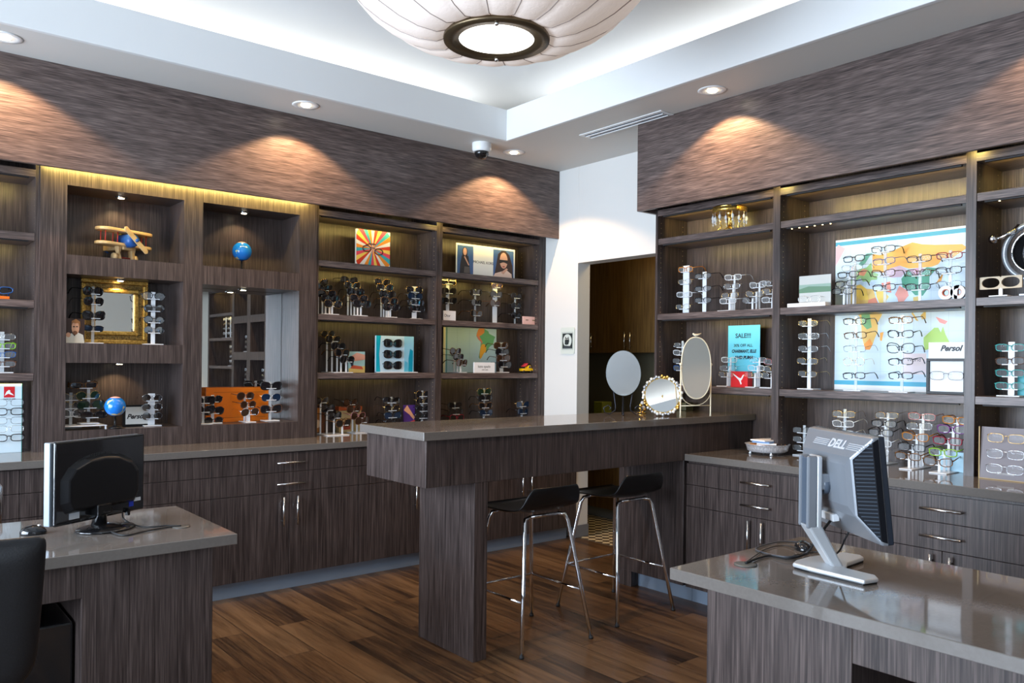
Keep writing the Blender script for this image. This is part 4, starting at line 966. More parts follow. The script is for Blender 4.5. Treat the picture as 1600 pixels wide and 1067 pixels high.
# ---- landscape card with base
r, w, h = board('landscape_card', 'white display card with green tree strip and one pair', 'display stand', 'R', .08, (1249, 432), (1298, 474), th=.004, zb=a2, face=ink(190, 190, 185))
flat(r, [(0, h * .46), (w, h * .46), (w, h * .72), (0, h * .70)], ink(92, 128, 100), 1); flat(r, [(0, h * .58), (w * .3, h * .66), (w, h * .62), (w, h * .72), (0, h * .72)], ink(140, 165, 150), 2)
part('foot', MB().box(-.04, w, -.06, .0, 0, .022), M_WHITE, r, bevel=.001)
p = Vector(r.location) + Vector((-.045, -w * .45, .044)); glasses('rect', 'silver', 'clear', T(p) @ RZ(RW), 'silver eyeglasses lying on the white foot of the landscape card', None, False, 1.1)
# ---- sale sign and red box
r, w, h = board('sale_sign', 'turquoise paper sale sign behind the spectacle stands', 'sign', 'R', .22, (1138, 509), (1187, 584), th=.002, face=ink(98, 196, 222))
for c in list(r.children): pass
lettering(r, 'SALE!!!', .040, w * .48, h * .78, ink(22, 70, 90), 1, bold=.0012); lettering(r, '30% OFF ALL', .025, w * .48, h * .58, ink(22, 60, 75), 1, bold=.0006)
lettering(r, 'CHARMANT, ELLE', .027, w * .50, h * .46, ink(15, 40, 55), 1, shear=.2, bold=.0014, sx=.84); lettering(r, 'AND PUMA', .027, w * .50, h * .33, ink(15, 40, 55), 1, shear=.2, bold=.0014)
obj('holder', MB().box(0, .001, 0, .001, 0, .001), M_ACRYL, r) if False else None
part('holder', MB().box(w * .1, w * .9, .003, .006, -(r.location.z - a3) + .001, h * .5), M_ACRYL, r)
r, w, h = board('red_box', 'red cube sign with white leaping cat under sale sign', 'sign', 'R', .10, (1142, 580), (1168, 603), th=.05, zb=a3, face=ink(205, 22, 30))
flat(r, [(w * .12, h * .86), (w * .22, h * .80), (w * .45, h * .62), (w * .60, h * .56), (w * .72, h * .78), (w * .80, h * .80), (w * .68, h * .50), (w * .60, h * .40), (w * .66, h * .22), (w * .60, h * .16), (w * .50, h * .42), (w * .34, h * .60), (w * .18, h * .76)], M_WHITE, 1, 'emblem')
# ---- bay 3: cards
r, w, h = board('turquoise_card', 'turquoise card partly hidden behind a stand, right edge', 'sign', 'R', .16, (1590, 588), (1606, 621), th=.004, zb=a3, face=ink(60, 165, 175))
lp = front_plane('R', 1534, 667, .02); fp_ = front_plane('R', 1536, 752, -.03)
r, w, h = board('grey_display_board', 'grey leaning display board carrying three rimless eyeglasses', 'display stand', 'R', -.03, (1531, 666), (1606, 752), th=.004, zb=ZR, face=ink(112, 104, 108)); r.rotation_euler = (0, 0, RW)
for c in r.children: c.rotation_euler = (-.10, 0, 0)
part('foot', MB().box(-.0, w, 0, .12, .0, .004), ink(180, 150, 100), r)
part('edge', MB().box(-.004, 0, -.001, .004, 0, h), ink(190, 165, 110), r); r.children[-1].rotation_euler = (-.10, 0, 0)
lettering(r, 'Silhouette', .018, w * .55, h * .13, ink(215, 215, 215))
for i, f in enumerate((.80, .50, .22)):
    p = Vector(r.location) + Vector((-.022 + .10 * h * f, -w * .55, h * f)); glasses('rect', ['gold', 'silver', 'silver'][i], 'clear', T(p) @ RZ(RW), 'rimless eyeglasses, %s pair on the leaning grey board' % ORD[3][i], 'rimless eyeglasses on the grey board', False, 1.25)
r, w, h = board('blue_card', 'pale blue card behind the green eyeglasses on the counter', 'sign', 'R', .10, (1467, 704), (1511, 737), th=.003, zb=ZR, face=ink(170, 208, 225))
# ---- wooden eyewear sign
wp = front_plane('R', 1563, 462, .03); ws = thing('eyewear_sign', 'pale wooden plaque with cut-out glasses shape on a post', 'sign', (wp.x, wp.y, a2 + .001), RW)
a = front_plane('R', 1530, 434, .03); b = front_plane('R', 1596, 451, .03); hw = (a.y - b.y) / 2; zt, zb_ = a.z - a2, b.z - a2 + .005
zc = (zt + zb_) / 2
def plaque():
    m = MB(); N_ = 32
    for s in (-1, 1):
        inner = [(s * (hw * .47) + hw * .425 * (abs(math.cos(t)) ** .8) * (1 if math.cos(t) > 0 else -1), zc + (zt - zb_) * .40 * math.sin(t)) for t in [2 * PI * i / N_ for i in range(N_)]]
        x0, x1 = (0, hw) if s > 0 else (-hw, 0)
        outer = []
        for (x, z) in inner:
            dx, dz = x - s * hw * .5, z - zc
            t = min(((x1 - x0) / 2) / max(abs(dx), 1e-6), ((zt - zb_) / 2) / max(abs(dz), 1e-6)); outer.append((s * hw * .5 + dx * t, zc + dz * t))
        for i in range(N_):
            j = (i + 1) % N_
            m.prism([inner[i], outer[i], outer[j], inner[j]], 0, .012)
    return m
part('plaque', plaque(), mat('pale_wood', (.52, .43, .30), .5), ws); part('post', MB().box(-.008, .008, .002, .010, 0, zb_ + .02), M_WHITE, ws)
part('base', MB().box(-.04, .04, -.03, .04, 0, .005), M_WHITE, ws)
# ---- white board with five eyeglasses at the left edge
r, w, h = board('eyewear_board', 'white display board with red logo and five eyeglasses', 'display stand', 'L', .05, (-46, 600), (33, 706), th=.012, zb=ZL, face=ink(205, 222, 230))
part('edge', MB().box(w, w + .002, 0, .012, 0, h), ink(60, 175, 165), r)
X = lambda px: (on_y(px, 620, YB + .05).x - r.location.x)
Zz = lambda py: (on_y(15, py, YB + .05).z - r.location.z)
flat(r, [(X(6), Zz(621)), (X(23), Zz(621)), (X(23), Zz(604)), (X(6), Zz(604))], ink(200, 25, 35), 1, 'logo')
flat(r, [(X(7), Zz(618)), (X(10), Zz(612)), (X(14), Zz(609)), (X(16.5), Zz(611)), (X(15), Zz(612)), (X(19), Zz(615)), (X(22), Zz(618)), (X(17), Zz(616.5)), (X(13), Zz(615))], M_WHITE, 2, 'logo')
lettering(r, 'QUIKSILVER', .011, X(14.5), Zz(623.5), ink(90, 60, 70))
for i, py in enumerate((629, 643, 657, 670, 684)):
    p = on_y(14, py, YB + .035)
    glasses('rect', ['grey', 'black', 'grey', 'silver', 'black'][i], 'clear', T(p), '%s eyeglasses, %s pair on the white board with red logo' % (['grey', 'black', 'gunmetal', 'silver', 'black'][i], ORD[5][i]), 'eyeglasses on the white board', False, 1.12)
p = on_y(4, 461, YB + .08)
ob = thing('orange_riser', 'small orange riser with glasses at the left edge', 'display stand', (p.x, p.y, 1.7376)); part('slab', MB().box(-.08, .03, -.03, .03, 0, .018), ink(225, 110, 20), ob, bevel=.003)
glasses('wrap', 'blue', 'dark', T((p.x - .02, p.y, 1.79)), 'blue sunglasses on the orange riser at the left edge', None, True)
p = on_y(4, 584, YB + .04)
# ---- owl plaque on the white wall
a = on_x(877, 512, 4.573); b = on_x(898, 553, 4.573)
w = a.y - b.y; h = a.z - b.z
ow = thing('owl_plaque', 'small pale plaque with a black owl on the white wall', 'picture', (4.5735, a.y, b.z), RW)
part('panel', MB().prism([(.008, 0), (w - .008, 0), (w, .012), (w, h - .012), (w - .008, h), (.008, h), (0, h - .012), (0, .012)], -.006, 0), ink(205, 210, 200), ow)
def owf(poly, m, k): part('print', MB().prism(poly, -.006 - .0007 * k, -.006 - .0007 * (k - 1)), m, ow)
owf([(w * .14, h * .2), (w * .86, h * .2), (w * .86, h * .78), (w * .14, h * .78)], ink(40, 46, 46), 1); owf(ell(w * .5, h * .5, w * .31, h * .25, 20), ink(200, 208, 200), 2)
owf([(w * .32, h * .36), (w * .44, h * .34), (w * .58, h * .36), (w * .64, h * .48), (w * .58, h * .66), (w * .52, h * .60), (w * .42, h * .60), (w * .36, h * .66), (w * .32, h * .5)], ink(40, 46, 46), 3); owf([(w * .16, h * .2), (w * .84, h * .2), (w * .7, h * .30), (w * .3, h * .32)], ink(60, 66, 70), 3)
for s in (-1, 1): owf(ell(w * (.47 + s * .06), h * .56, w * .035, h * .018, 8), ink(215, 215, 205), 4)
part('border', ring_frame(w * .10, w * .90, h * .16, h * .82, .003, -.0072, -.006), ink(150, 158, 150), ow)
# ---- orange display board in mirrored niche
r, w, h = board('orange_board', 'orange display board standing before the niche mirror', 'display stand', 'L', .19, (322, 606), (419, 661), th=.012, zb=1.008, face=ink(214, 112, 12))
g = MB()
for zz in (.12, .86): g.box(w * .12, w * .95, -.0006, 0, h * zz, h * zz + .002)
part('print', g, ink(120, 60, 10), r)
# ================================================================== LOOSE OBJECTS
def ground(px, py, z): return on_z(px, py, z)
# ---- toy biplane
p = front_plane('L', 200, 400, .12); ap = thing('toy_biplane', 'pale wooden toy biplane with red struts and blue nose', 'toy', (p.x, p.y, 2.0066), R(24)); ap.scale = (1.12, 1.12, 1.16)
M_PINE = noise_mat('light_pine', (.62, .40, .18), (.74, .52, .27), scale=(4, 40, 40), rough=.45)
def wing(L, Wd, z, y):
    pts = [(L / 2 - Wd / 2 + Wd / 2 * math.cos(a), y + Wd / 2 * math.sin(a)) for a in [(-PI / 2 + PI * i / 8) for i in range(9)]] + [(-L / 2 + Wd / 2 + Wd / 2 * math.cos(a), y + Wd / 2 * math.sin(a)) for a in [(PI / 2 + PI * i / 8) for i in range(9)]]
    return MB().prismz(pts, z - .002, z + .014)
part('upper_wing', wing(.33, .10, .150, .03), M_PINE, ap, bevel=.004); part('lower_wing', wing(.33, .095, .078, .035), M_PINE, ap, bevel=.004)
rods = MB()
for x in (-.125, -.052, .052, .125):
    for dy in (-.018, .02): part('strut', MB().tube([(x, .035 + dy, .088), (x, .032 + dy, .152)], .003, 6), ink(190, 60, 50), ap)
part('fuselage', MB().prism([(-.028, .060), (.028, .060), (.028, .092), (-.028, .092)], .0, .17), M_PINE, ap, bevel=.004)
def cyl_y(c, r, y0, y1, n=18, r2=None): return MB().tube([(c[0], y0, c[1]), (c[0], y1, c[1])], r, n, rs=[r, r2 or r])
part('engine_cowl', MB().tube([(0, -.055, .107), (0, -.052, .107), (0, -.03, .107), (0, .05, .107)], .04, 18, rs=[.018, .03, .036, .036]), mat('toy_blue', (.02, .09, .32), .35), ap)
pr = MB(); pr.M = T((0, -.064, .107)) @ RY(R(40)); pr.prism([(-.085, -.013), (.085, -.013), (.094, 0), (.085, .013), (-.085, .013), (-.094, 0)], -.004, .004); part('propeller', pr, M_PINE, ap, bevel=.003)
part('propeller_hub', cyl_y((0, .107), .009, -.078, -.055), mat('toy_blue', (.02, .09, .32), .35), ap)
for s in (-1, 1):
    part('landing_leg', MB().prism([(s * .040 - .006, .014), (s * .040 + .006, .014), (s * .055 + .004, .078), (s * .030, .078)], .010, .045), M_PINE, ap, bevel=.002)
    part('wheel', MB().tube([(s * .052, .028, .020), (s * .070, .028, .020)], .020, 18), M_PINE, ap)
part('axle', MB().tube([(-.052, .028, .020), (.052, .028, .020)], .004, 6), ink(150, 50, 45), ap)
part('tail_boom', MB().tube([(0, .16, .075), (0, .27, .045)], .02, 10, rs=[.026, .014]), mat('toy_blue', (.02, .09, .32), .35), ap)
part('tail_wing', wing(.13, .045, .040, .26), M_PINE, ap, bevel=.003); part('tail_fin', MB().box(-.004, .004, .245, .285, .05, .10), M_PINE, ap, bevel=.002)
part('pilot', MB().sphere((0, .06, .135), .014, 12, 8), ink(215, 180, 60), ap)
# ---- globes
def globe_mat():
    m = mat('globe_print', (.02, .18, .62), .18, coat=.4); nt = m.node_tree; N = nt.nodes; L = nt.links; b = N['Principled BSDF']
    tc = N.new('ShaderNodeTexCoord'); no = N.new('ShaderNodeTexNoise'); no.inputs['Scale'].default_value = 22; no.inputs['Detail'].default_value = 3; L.new(tc.outputs['Object'], no.inputs['Vector'])
    cr = N.new('ShaderNodeValToRGB'); e = cr.color_ramp.elements; e[0].position = .63; e[0].color = (.01, .17, .62, 1); e[1].position = .64; e[1].color = (.30, .55, .30, 1); x = e.new(.70); x.color = (.75, .42, .25, 1)
    L.new(no.outputs['Fac'], cr.inputs['Fac']); L.new(cr.outputs[0], b.inputs['Base Color']); return m
GM = globe_mat(); GBASE = {'black': M_BLACK}
def globe(px, py, rpx, depth, zf, lab, spin):
    c = front_plane('L', px, py, depth); e = front_plane('L', px + rpx, py, depth); r = abs(e.x - c.x) * .85
    g = thing('desk_globe', lab, 'globe', (c.x, c.y, zf + .0006)); zc = c.z - zf
    s = bpy.data.objects.new('sphere', MB().sphere((0, 0, 0), r, 32, 20).mesh('sphere', GM)); COL.objects.link(s); s.parent = g; s.location = (0, 0, zc); s.rotation_euler = (R(12), R(10), spin)
    part('polar_cap', MB().lathe([(r * math.sin(a) * 1.004, r * math.cos(a) * 1.004) for a in (.55, .40, .25, .1, .001)], 20, (0, 0, zc)), ink(225, 165, 150), g)
    part('pedestal', MB().lathe([(r * .62, 0), (r * .62, .006), (r * .25, .014), (.006, .02), (.006, max(zc - r + .002, .02)), (r * .32, max(zc - r * .96, .022)), (r * .5, zc - r * .86)], 20, (0, 0, 0)), M_BLACK, g)
    return g
globe(378, 393, 17, .14, 2.0066, 'small blue globe on black foot in the upper right niche', 1.0)
globe(180, 635, 19.5, .02, 1.0086, 'small blue globe on black foot in the lower left niche', 2.6)
nr = front_plane('L', 122, 662, .07); t = thing('acrylic_riser', 'clear acrylic riser tray under the stands in lower niche', 'display stand', (nr.x, nr.y, 1.0086))
part('top', MB().box(-.10, .14, -.06, .10, .020, .024), M_ACRYLW, t, bevel=.001); part('leg', MB().box(.132, .138, -.055, -.04, 0, .02), M_ACRYLW, t); part('leg', MB().box(-.098, -.092, -.055, -.04, 0, .02), M_ACRYLW, t); part('leg', MB().box(.132, .138, .08, .095, 0, .02), M_ACRYLW, t); part('leg', MB().box(-.098, -.092, .08, .095, 0, .02), M_ACRYLW, t)
# ---- toy pickup
p = front_plane('L', 822, 580, .10); tc = thing('toy_truck', 'yellow toy truck with a red glider on its bed', 'toy', (p.x, p.y, z3 + .0006), R(-8)); YW = ink(240, 190, 10, .3)
part('body', MB().prism([(-.055, .014), (.06, .014), (.06, .034), (.04, .036), (.032, .062), (.010, .062), (.002, .036), (-.055, .036)], -.024, .024), YW, tc, bevel=.003)
part('side_window', MB().prism([(.012, .040), (.034, .040), (.029, .057), (.014, .057)], -.0246, -.0240), ink(70, 80, 100), tc)
for x in (-.034, .040):
    for y in (-.024, .018): part('wheel', MB().tube([(x, y, .011), (x, y + .008, .011)], .011, 14), M_RUBBER, tc)
tag(obj('toy_glider', MB().prism([(p.x - .045, z3 + .052), (p.x - .005, z3 + .082), (p.x + .012, z3 + .078), (p.x - .02, z3 + .050)], p.y - .02, p.y + .02), ink(205, 60, 70), bevel=.003), 'small red toy glider lying on the yellow toy truck', 'toy')
# ---- small white holder on the counter end
p = front_plane('L', 791, 650, .08); t = thing('card_holder', 'small white folded card holder on the counter below the toy truck', 'card holder', (p.x, p.y, ZL + .0006)); part('fold', MB().prism([(-.028, 0), (.028, 0), (.03, .045), (.014, .05), (-.006, .030), (-.03, .046)], -.01, .012), M_WHITE, t, bevel=.001)
# ---- jewelled gold crown-like cake stand
p = front_plane('R', 1140, 356, .10); cs = thing('crystal_cake_stand', 'gold filigree cake stand hung with crystal drops', 'cake stand', (p.x, p.y, a1 + .0006))
M_GF = mat('polished_gold', (.85, .55, .14), .2, 1.0); M_CRY = mat('crystal', (.85, .88, .92), .03, alpha=.55, spec=1.0)
Rg = .105; zt = .150
part('top_plate', MB().lathe([(.001, zt - .006), (Rg, zt - .006), (Rg + .003, zt), (Rg, zt + .006), (.001, zt + .004)], 36), M_GF, cs)
gl = MB().lathe([(Rg, zt - .034), (Rg + .003, zt - .034), (Rg + .003, zt - .004), (Rg, zt - .004)], 36); part('gallery', gl, M_GOLD, cs)
part('stem', MB().lathe([(.045, 0), (.05, .006), (.012, .03), (.018, .05), (.01, .075), (.022, .10), (.05, zt - .006)], 20), M_GF, cs)
for k in range(4):
    a = PI / 4 + k * PI / 2
    part('scroll_leg', MB().tube([(Rg * .9 * math.cos(a), Rg * .9 * math.sin(a), zt - .03), (Rg * .55 * math.cos(a), Rg * .55 * math.sin(a), .07), (Rg * .5 * math.cos(a), Rg * .5 * math.sin(a), .03), (Rg * .75 * math.cos(a), Rg * .75 * math.sin(a), .005)], .005, 6), M_GF, cs)
for k in range(16):
    a = 2 * PI * k / 16; x, y = Rg * math.cos(a), Rg * math.sin(a); d = .012 * (k % 2)
    m = MB().lathe([(.0005, -.022), (.009, -.008), (.0075, .004), (.0005, .014)], 6, (x, y, zt - .062 - d), smooth=False).lathe([(.0005, -.010), (.006, 0), (.0005, .008)], 6, (x, y, zt - .090 - d), smooth=False); m.tube([(x, y, zt - .034), (x, y, zt - .05 - d)], .0008, 4)
    part('crystal_drop', m, M_CRY, cs)
# ---- oversized silver optician's glasses at the right edge
c = front_plane('R', 1619, 392, .10); q = front_plane('R', 1550, 372, -.02)
og = thing('giant_display_glasses', 'oversized silver display glasses at the right edge of photo', 'decoration', (c.x, c.y, a2 + .0006), RW); zc = c.z - a2
rr = .135
part('rim', MB().tube([(rr * math.cos(t_), 0, zc + rr * math.sin(t_)) for t_ in [2 * PI * i / 40 for i in range(40)]], .013, 10, closed=True), M_SATIN, og)
part('inner_rim', MB().tube([((rr - .034) * math.cos(t_), -.004, zc + (rr - .034) * math.sin(t_)) for t_ in [2 * PI * i / 40 for i in range(40)]], .005, 8, closed=True), M_CHROME, og)
part('lens', MB().tube([(0, .004, zc), (0, .008, zc)], rr - .028, 32), M_BLACKGLOSS, og)
part('rim', MB().tube([(.34 + rr * math.cos(t_), 0, zc + rr * math.sin(t_)) for t_ in [2 * PI * i / 40 for i in range(40)]], .013, 10, closed=True), M_SATIN, og)
part('lens', MB().tube([(.34, .004, zc), (.34, .008, zc)], rr - .028, 32), M_BLACKGLOSS, og)
part('bridge', MB().tube([(.14, 0, zc + .03), (.17, -.01, zc + .06), (.20, 0, zc + .03)], .014, 8), M_SATIN, og)
lx = -(q.y - c.y); tz = q.z - a2; dx = q.y - c.y
part('temple', MB().tube([(-rr * .55, 0, zc + rr * .95), (-(dx) * .6, -.03, tz + .032), (-(dx) - .012, -.05, tz - .004)], .010, 8), M_CHROME, og)
part('temple_tip', MB().sphere((-dx - .02, -.05, tz + .004), .022, 12, 8), M_CHROME, og)
part('foot', MB().box(-.06, .40, -.03, .03, 0, .012).box(-.02, .02, -.01, .01, .01, zc - rr - .015).box(.32, .36, -.01, .01, .01, zc - rr - .015), M_SATIN, og)
# ---- silver tray with papers on the right counter
p = front_plane('R', 1181, 703, -.10); sv = thing('silver_tray', 'ornate silver footed tray stacked with leaflets near the bar', 'tray', (p.x + .12, p.y, ZR + .0006)); M_SIL = noise_mat('chased_silver', (.55, .57, .62), (.90, .92, .95), nscale=120, rough=.3, metal=.55, bump=.6)
part('bowl', MB().lathe([(.001, .014), (.100, .014), (.116, .022), (.120, .040), (.126, .058), (.132, .062), (.127, .062), (.119, .056), (.114, .040), (.108, .026), (.001, .020)], 40), M_SIL, sv)
for k in range(4): a = PI / 4 + PI / 2 * k; part('liner', MB().lathe([(.001, .0195), (.10, .0195), (.10, .044), (.001, .044)], 30), M_WHITE, sv) if k == 0 else None; part('foot', MB().lathe([(.009, 0), (.011, .006), (.005, .012), (.007, .024)], 10, (.10 * math.cos(a), .10 * math.sin(a), 0)), M_SIL, sv)
for k, (col, a) in enumerate((((220, 225, 232), .2), ((200, 130, 60), -.4), ((230, 232, 235), .5), ((110, 150, 200), .1), ((235, 235, 236), -.15))):
    m = MB(); m.M = T((sv.location.x, sv.location.y, ZR + .0450 + .009 * k)) @ RZ(a); m.box(-.085, .085, -.055, .055, 0, .0075)
    tag(obj('leaflet', m, ink(*col)), ['white leaflet at the bottom of the pile in the silver tray', 'orange leaflet second from the bottom in the silver tray', 'white leaflet in the middle of the silver tray pile', 'blue leaflet near the top of the silver tray pile', 'pale leaflet on top of the silver tray pile'][k], 'leaflet', 'leaflets in the silver tray')
# ---- table mirrors on the bar
ZB = 1.1056
def face_rot(px): return 0
p = ground(976, 650, ZB); p = Vector((3.66, 3.36, ZB)); cdir = math.atan2(-p.y, -p.x); fz = cdir + PI / 2      # faces the room
def depth_of(P): return P.x * FW.x + P.y * FW.y
def mirror_at(px, py, P, z): return
d = depth_of(Vector((3.62, 3.36)))
rv = ray(974, 583); rv = rv / (rv.x * FW.x + rv.y * FW.y) * d; cz1 = CAM_H + rv.z - ZB; P1 = Vector((rv.x, rv.y))
s1 = d / FPX
om = thing('table_mirror', 'oval table mirror on black scrolled iron stand on the bar', 'mirror', (P1.x, P1.y, ZB), R(-42)); M_IRON = mat('wrought_iron', (.03, .032, .04), .35, .8)
rx, rz_ = 27.0 * s1, 36.0 * s1
disc = MB(); disc.M = T((0, 0, cz1)) @ RX(-.22) @ T((0, 0, -cz1)); disc.prism(ell(0, cz1, rx, rz_, 40), -.006, .0); part('frame', disc, mat('mirror_bevel', (.55, .62, .64), .1, .8), om); g = MB(); g.M = disc.M; g.prism(ell(0, cz1, rx - .004, rz_ - .004, 40), -.0075, -.006); part('glass', g, M_MIRROR, om)
for s in (-1, 1):
    pts = [(s * (rx + .001), .004, cz1 + .01), (s * rx * .96, .004, cz1 - .03), (s * rx * .60, .004, cz1 - .075), (s * rx * .42, .004, .055), (s * rx * .45, .004, .03), (s * rx * .75, .0, .008), (s * rx * 1.05, .0, .016), (s * rx * 1.12, .0, .045), (s * rx * .85, .0, .062), (s * rx * .68, .0, .045), (s * rx * .80, .0, .032)]
    part('scroll', MB().tube(pts, .0035, 7), M_IRON, om)
part('stem', MB().tube([(0, .004, cz1 - rz_), (0, .004, .02), (0, -.03, .004)], .004, 7, rs=[.004, .007, .004]), M_IRON, om); part('back_leg', MB().tube([(0, .004, .06), (0, .05, .004)], .004, 7), M_IRON, om)
# jewelled round mirror
d = depth_of(Vector((3.80, 3.19))); s2 = d / FPX; rv = ray(1036, 614); rv = rv / (rv.x * FW.x + rv.y * FW.y) * d
r2 = 27.0 * s2; zc2 = r2 + .022; jm = thing('table_mirror', 'round table mirror framed with pearls and crystals on the bar', 'mirror', (rv.x, rv.y, ZB), R(-40))
def tilt(m, a=-.22): m.M = RX(a); return m
g = tilt(MB()); g.prism(ell(0, zc2, r2 + .004, r2 + .004, 40), -.003, .004); part('backing', g, M_GF, jm); g = tilt(MB()); g.prism(ell(0, zc2, r2 - .002, r2 - .002, 40), -.0045, -.003); part('glass', g, M_MIRROR, jm)
PEARL = [ink(222, 222, 215, .15), mat('crystal_stone', (.62, .66, .72), .05, .7), ink(222, 222, 215, .15), M_GF, mat('crystal_stone', (.62, .66, .72), .05, .7)]
rnd = random.Random(5)
for k in range(44):
    a = 2 * PI * k / 44; rr_ = r2 + .008 + .006 * (k % 2)
    g = tilt(MB()); g.sphere((rr_ * math.cos(a), -.004 - .004 * (k % 2), zc2 + rr_ * math.sin(a)), .0085 + .002 * rnd.random(), 8, 6); part('jewel', g, PEARL[(k * 5 + k // 3) % 5], jm)
part('easel_leg', MB().tube([(0, .012, zc2), (0, .08, .004)], .003, 6), M_GF, jm)
# tall oval mirror on cream stand
A_ = ground(1063, 651, ZB); B_ = ground(1110, 650, ZB); mid = (A_ + B_) / 2; wv = B_ - A_; yw = math.atan2(wv.y, wv.x); L_ = wv.length
tm = thing('table_mirror', 'tall cream oval table mirror topped by a small bird', 'mirror', (mid.x, mid.y, ZB), yw); M_CREAM = ink(222, 214, 188, .4)
d = depth_of(mid); s3 = d / FPX; zc3 = CAM_H - (575 - 569.5) * s3 - ZB; hz = 48 * s3; hx = L_ / 2 * .86
def stad(n=36, gx=0, gz=0): return [((hx + gx) * (abs(math.cos(a)) ** .9) * (1 if math.cos(a) > 0 else -1), zc3 + (hz + gz) * (abs(math.sin(a)) ** .82) * (1 if math.sin(a) > 0 else -1)) for a in [2 * PI * i / n for i in range(n)]]
TT = T((0, 0, zc3)) @ RZ(-.22) @ RX(-.04) @ T((0, 0, -zc3)); g = MB(); g.M = TT; g.prism(stad(), -.004, .004); part('backing', g, M_CREAM, tm); g = MB(); g.M = TT; g.tube([(x, -.003, z) for x, z in stad()], .004, 6, closed=True); part('rim', g, M_CREAM, tm); g = MB(); g.M = TT; g.prism(stad(gx=-.004, gz=-.004), -.0055, -.004); part('glass', g, M_MIRROR, tm)
for s in (-1, 1):
    part('post', MB().tube([(s * L_ / 2, 0, 0), (s * L_ / 2, 0, .02), (s * L_ / 2, 0, zc3 + .015)], .004, 8, rs=[.006, .004, .004]), M_CREAM, tm); part('finial', MB().sphere((s * L_ / 2, 0, zc3 + .022), .009, 10, 8), M_CREAM, tm); part('pivot', MB().tube([(s * L_ / 2, 0, zc3), (s * hx, 0, zc3)], .0025, 6), M_CREAM, tm)
part('crossbar', MB().tube([(-L_ / 2, 0, .085 - .02), (L_ / 2, 0, .085 - .02)], .003, 6), M_CREAM, tm)
part('swag', MB().tube([(-L_ / 2 * math.cos(t_), 0, .155 - .088 * math.sin(t_)) for t_ in [PI * i / 12 for i in range(13)]], .0022, 6), M_CREAM, tm)
bm = MB(); bm.M = TT; bm.tube([(-.022, -.002, zc3 + hz + .020), (-.008, -.002, zc3 + hz + .014), (.010, -.002, zc3 + hz + .014), (.034, -.002, zc3 + hz + .024)], .006, 8, rs=[.002, .008, .007, .002]); bm.sphere((-.016, -.002, zc3 + hz + .020), .006, 8, 6); bm.tube([(0, 0, zc3 + hz), (0, 0, zc3 + hz + .012)], .002, 5); part('bird', bm, M_CREAM, tm)
# gold ornament and dark box behind them
def on_bar(px, py): v = ground(px, py, ZB); return v
v = Vector((3.80, 3.42, ZB)); rv = ray(1003, 640); t_ = 3.42 / rv.y; v = Vector((rv.x * t_, 3.42, ZB)); go = thing('gold_ornament', 'small gold and crystal ornament behind the round jewelled mirror', 'ornament', v)
part('base', MB().lathe([(.028, 0), (.03, .006), (.012, .012), (.01, .02)], 14), M_GF, go)
for k, (x, y, z, m) in enumerate(((-.014, 0, .034, M_GF), (.012, 0, .038, M_CRY), (0, .01, .052, M_GF), (.026, .0, .028, M_GF), (.004, 0, .068, M_CRY))): part('bead', MB().sphere((x, y, z), .012, 10, 8), m, go)
rv = ray(1071, 638); t_ = 3.50 / rv.y; tag(obj('green_box', MB().box(rv.x * t_ - .035, rv.x * t_ + .045, 3.47, 3.55, ZB + .0005, ZB + .055), ink(60, 60, 40), bevel=.003), 'low dark green box on the bar behind the cream mirror', 'box')
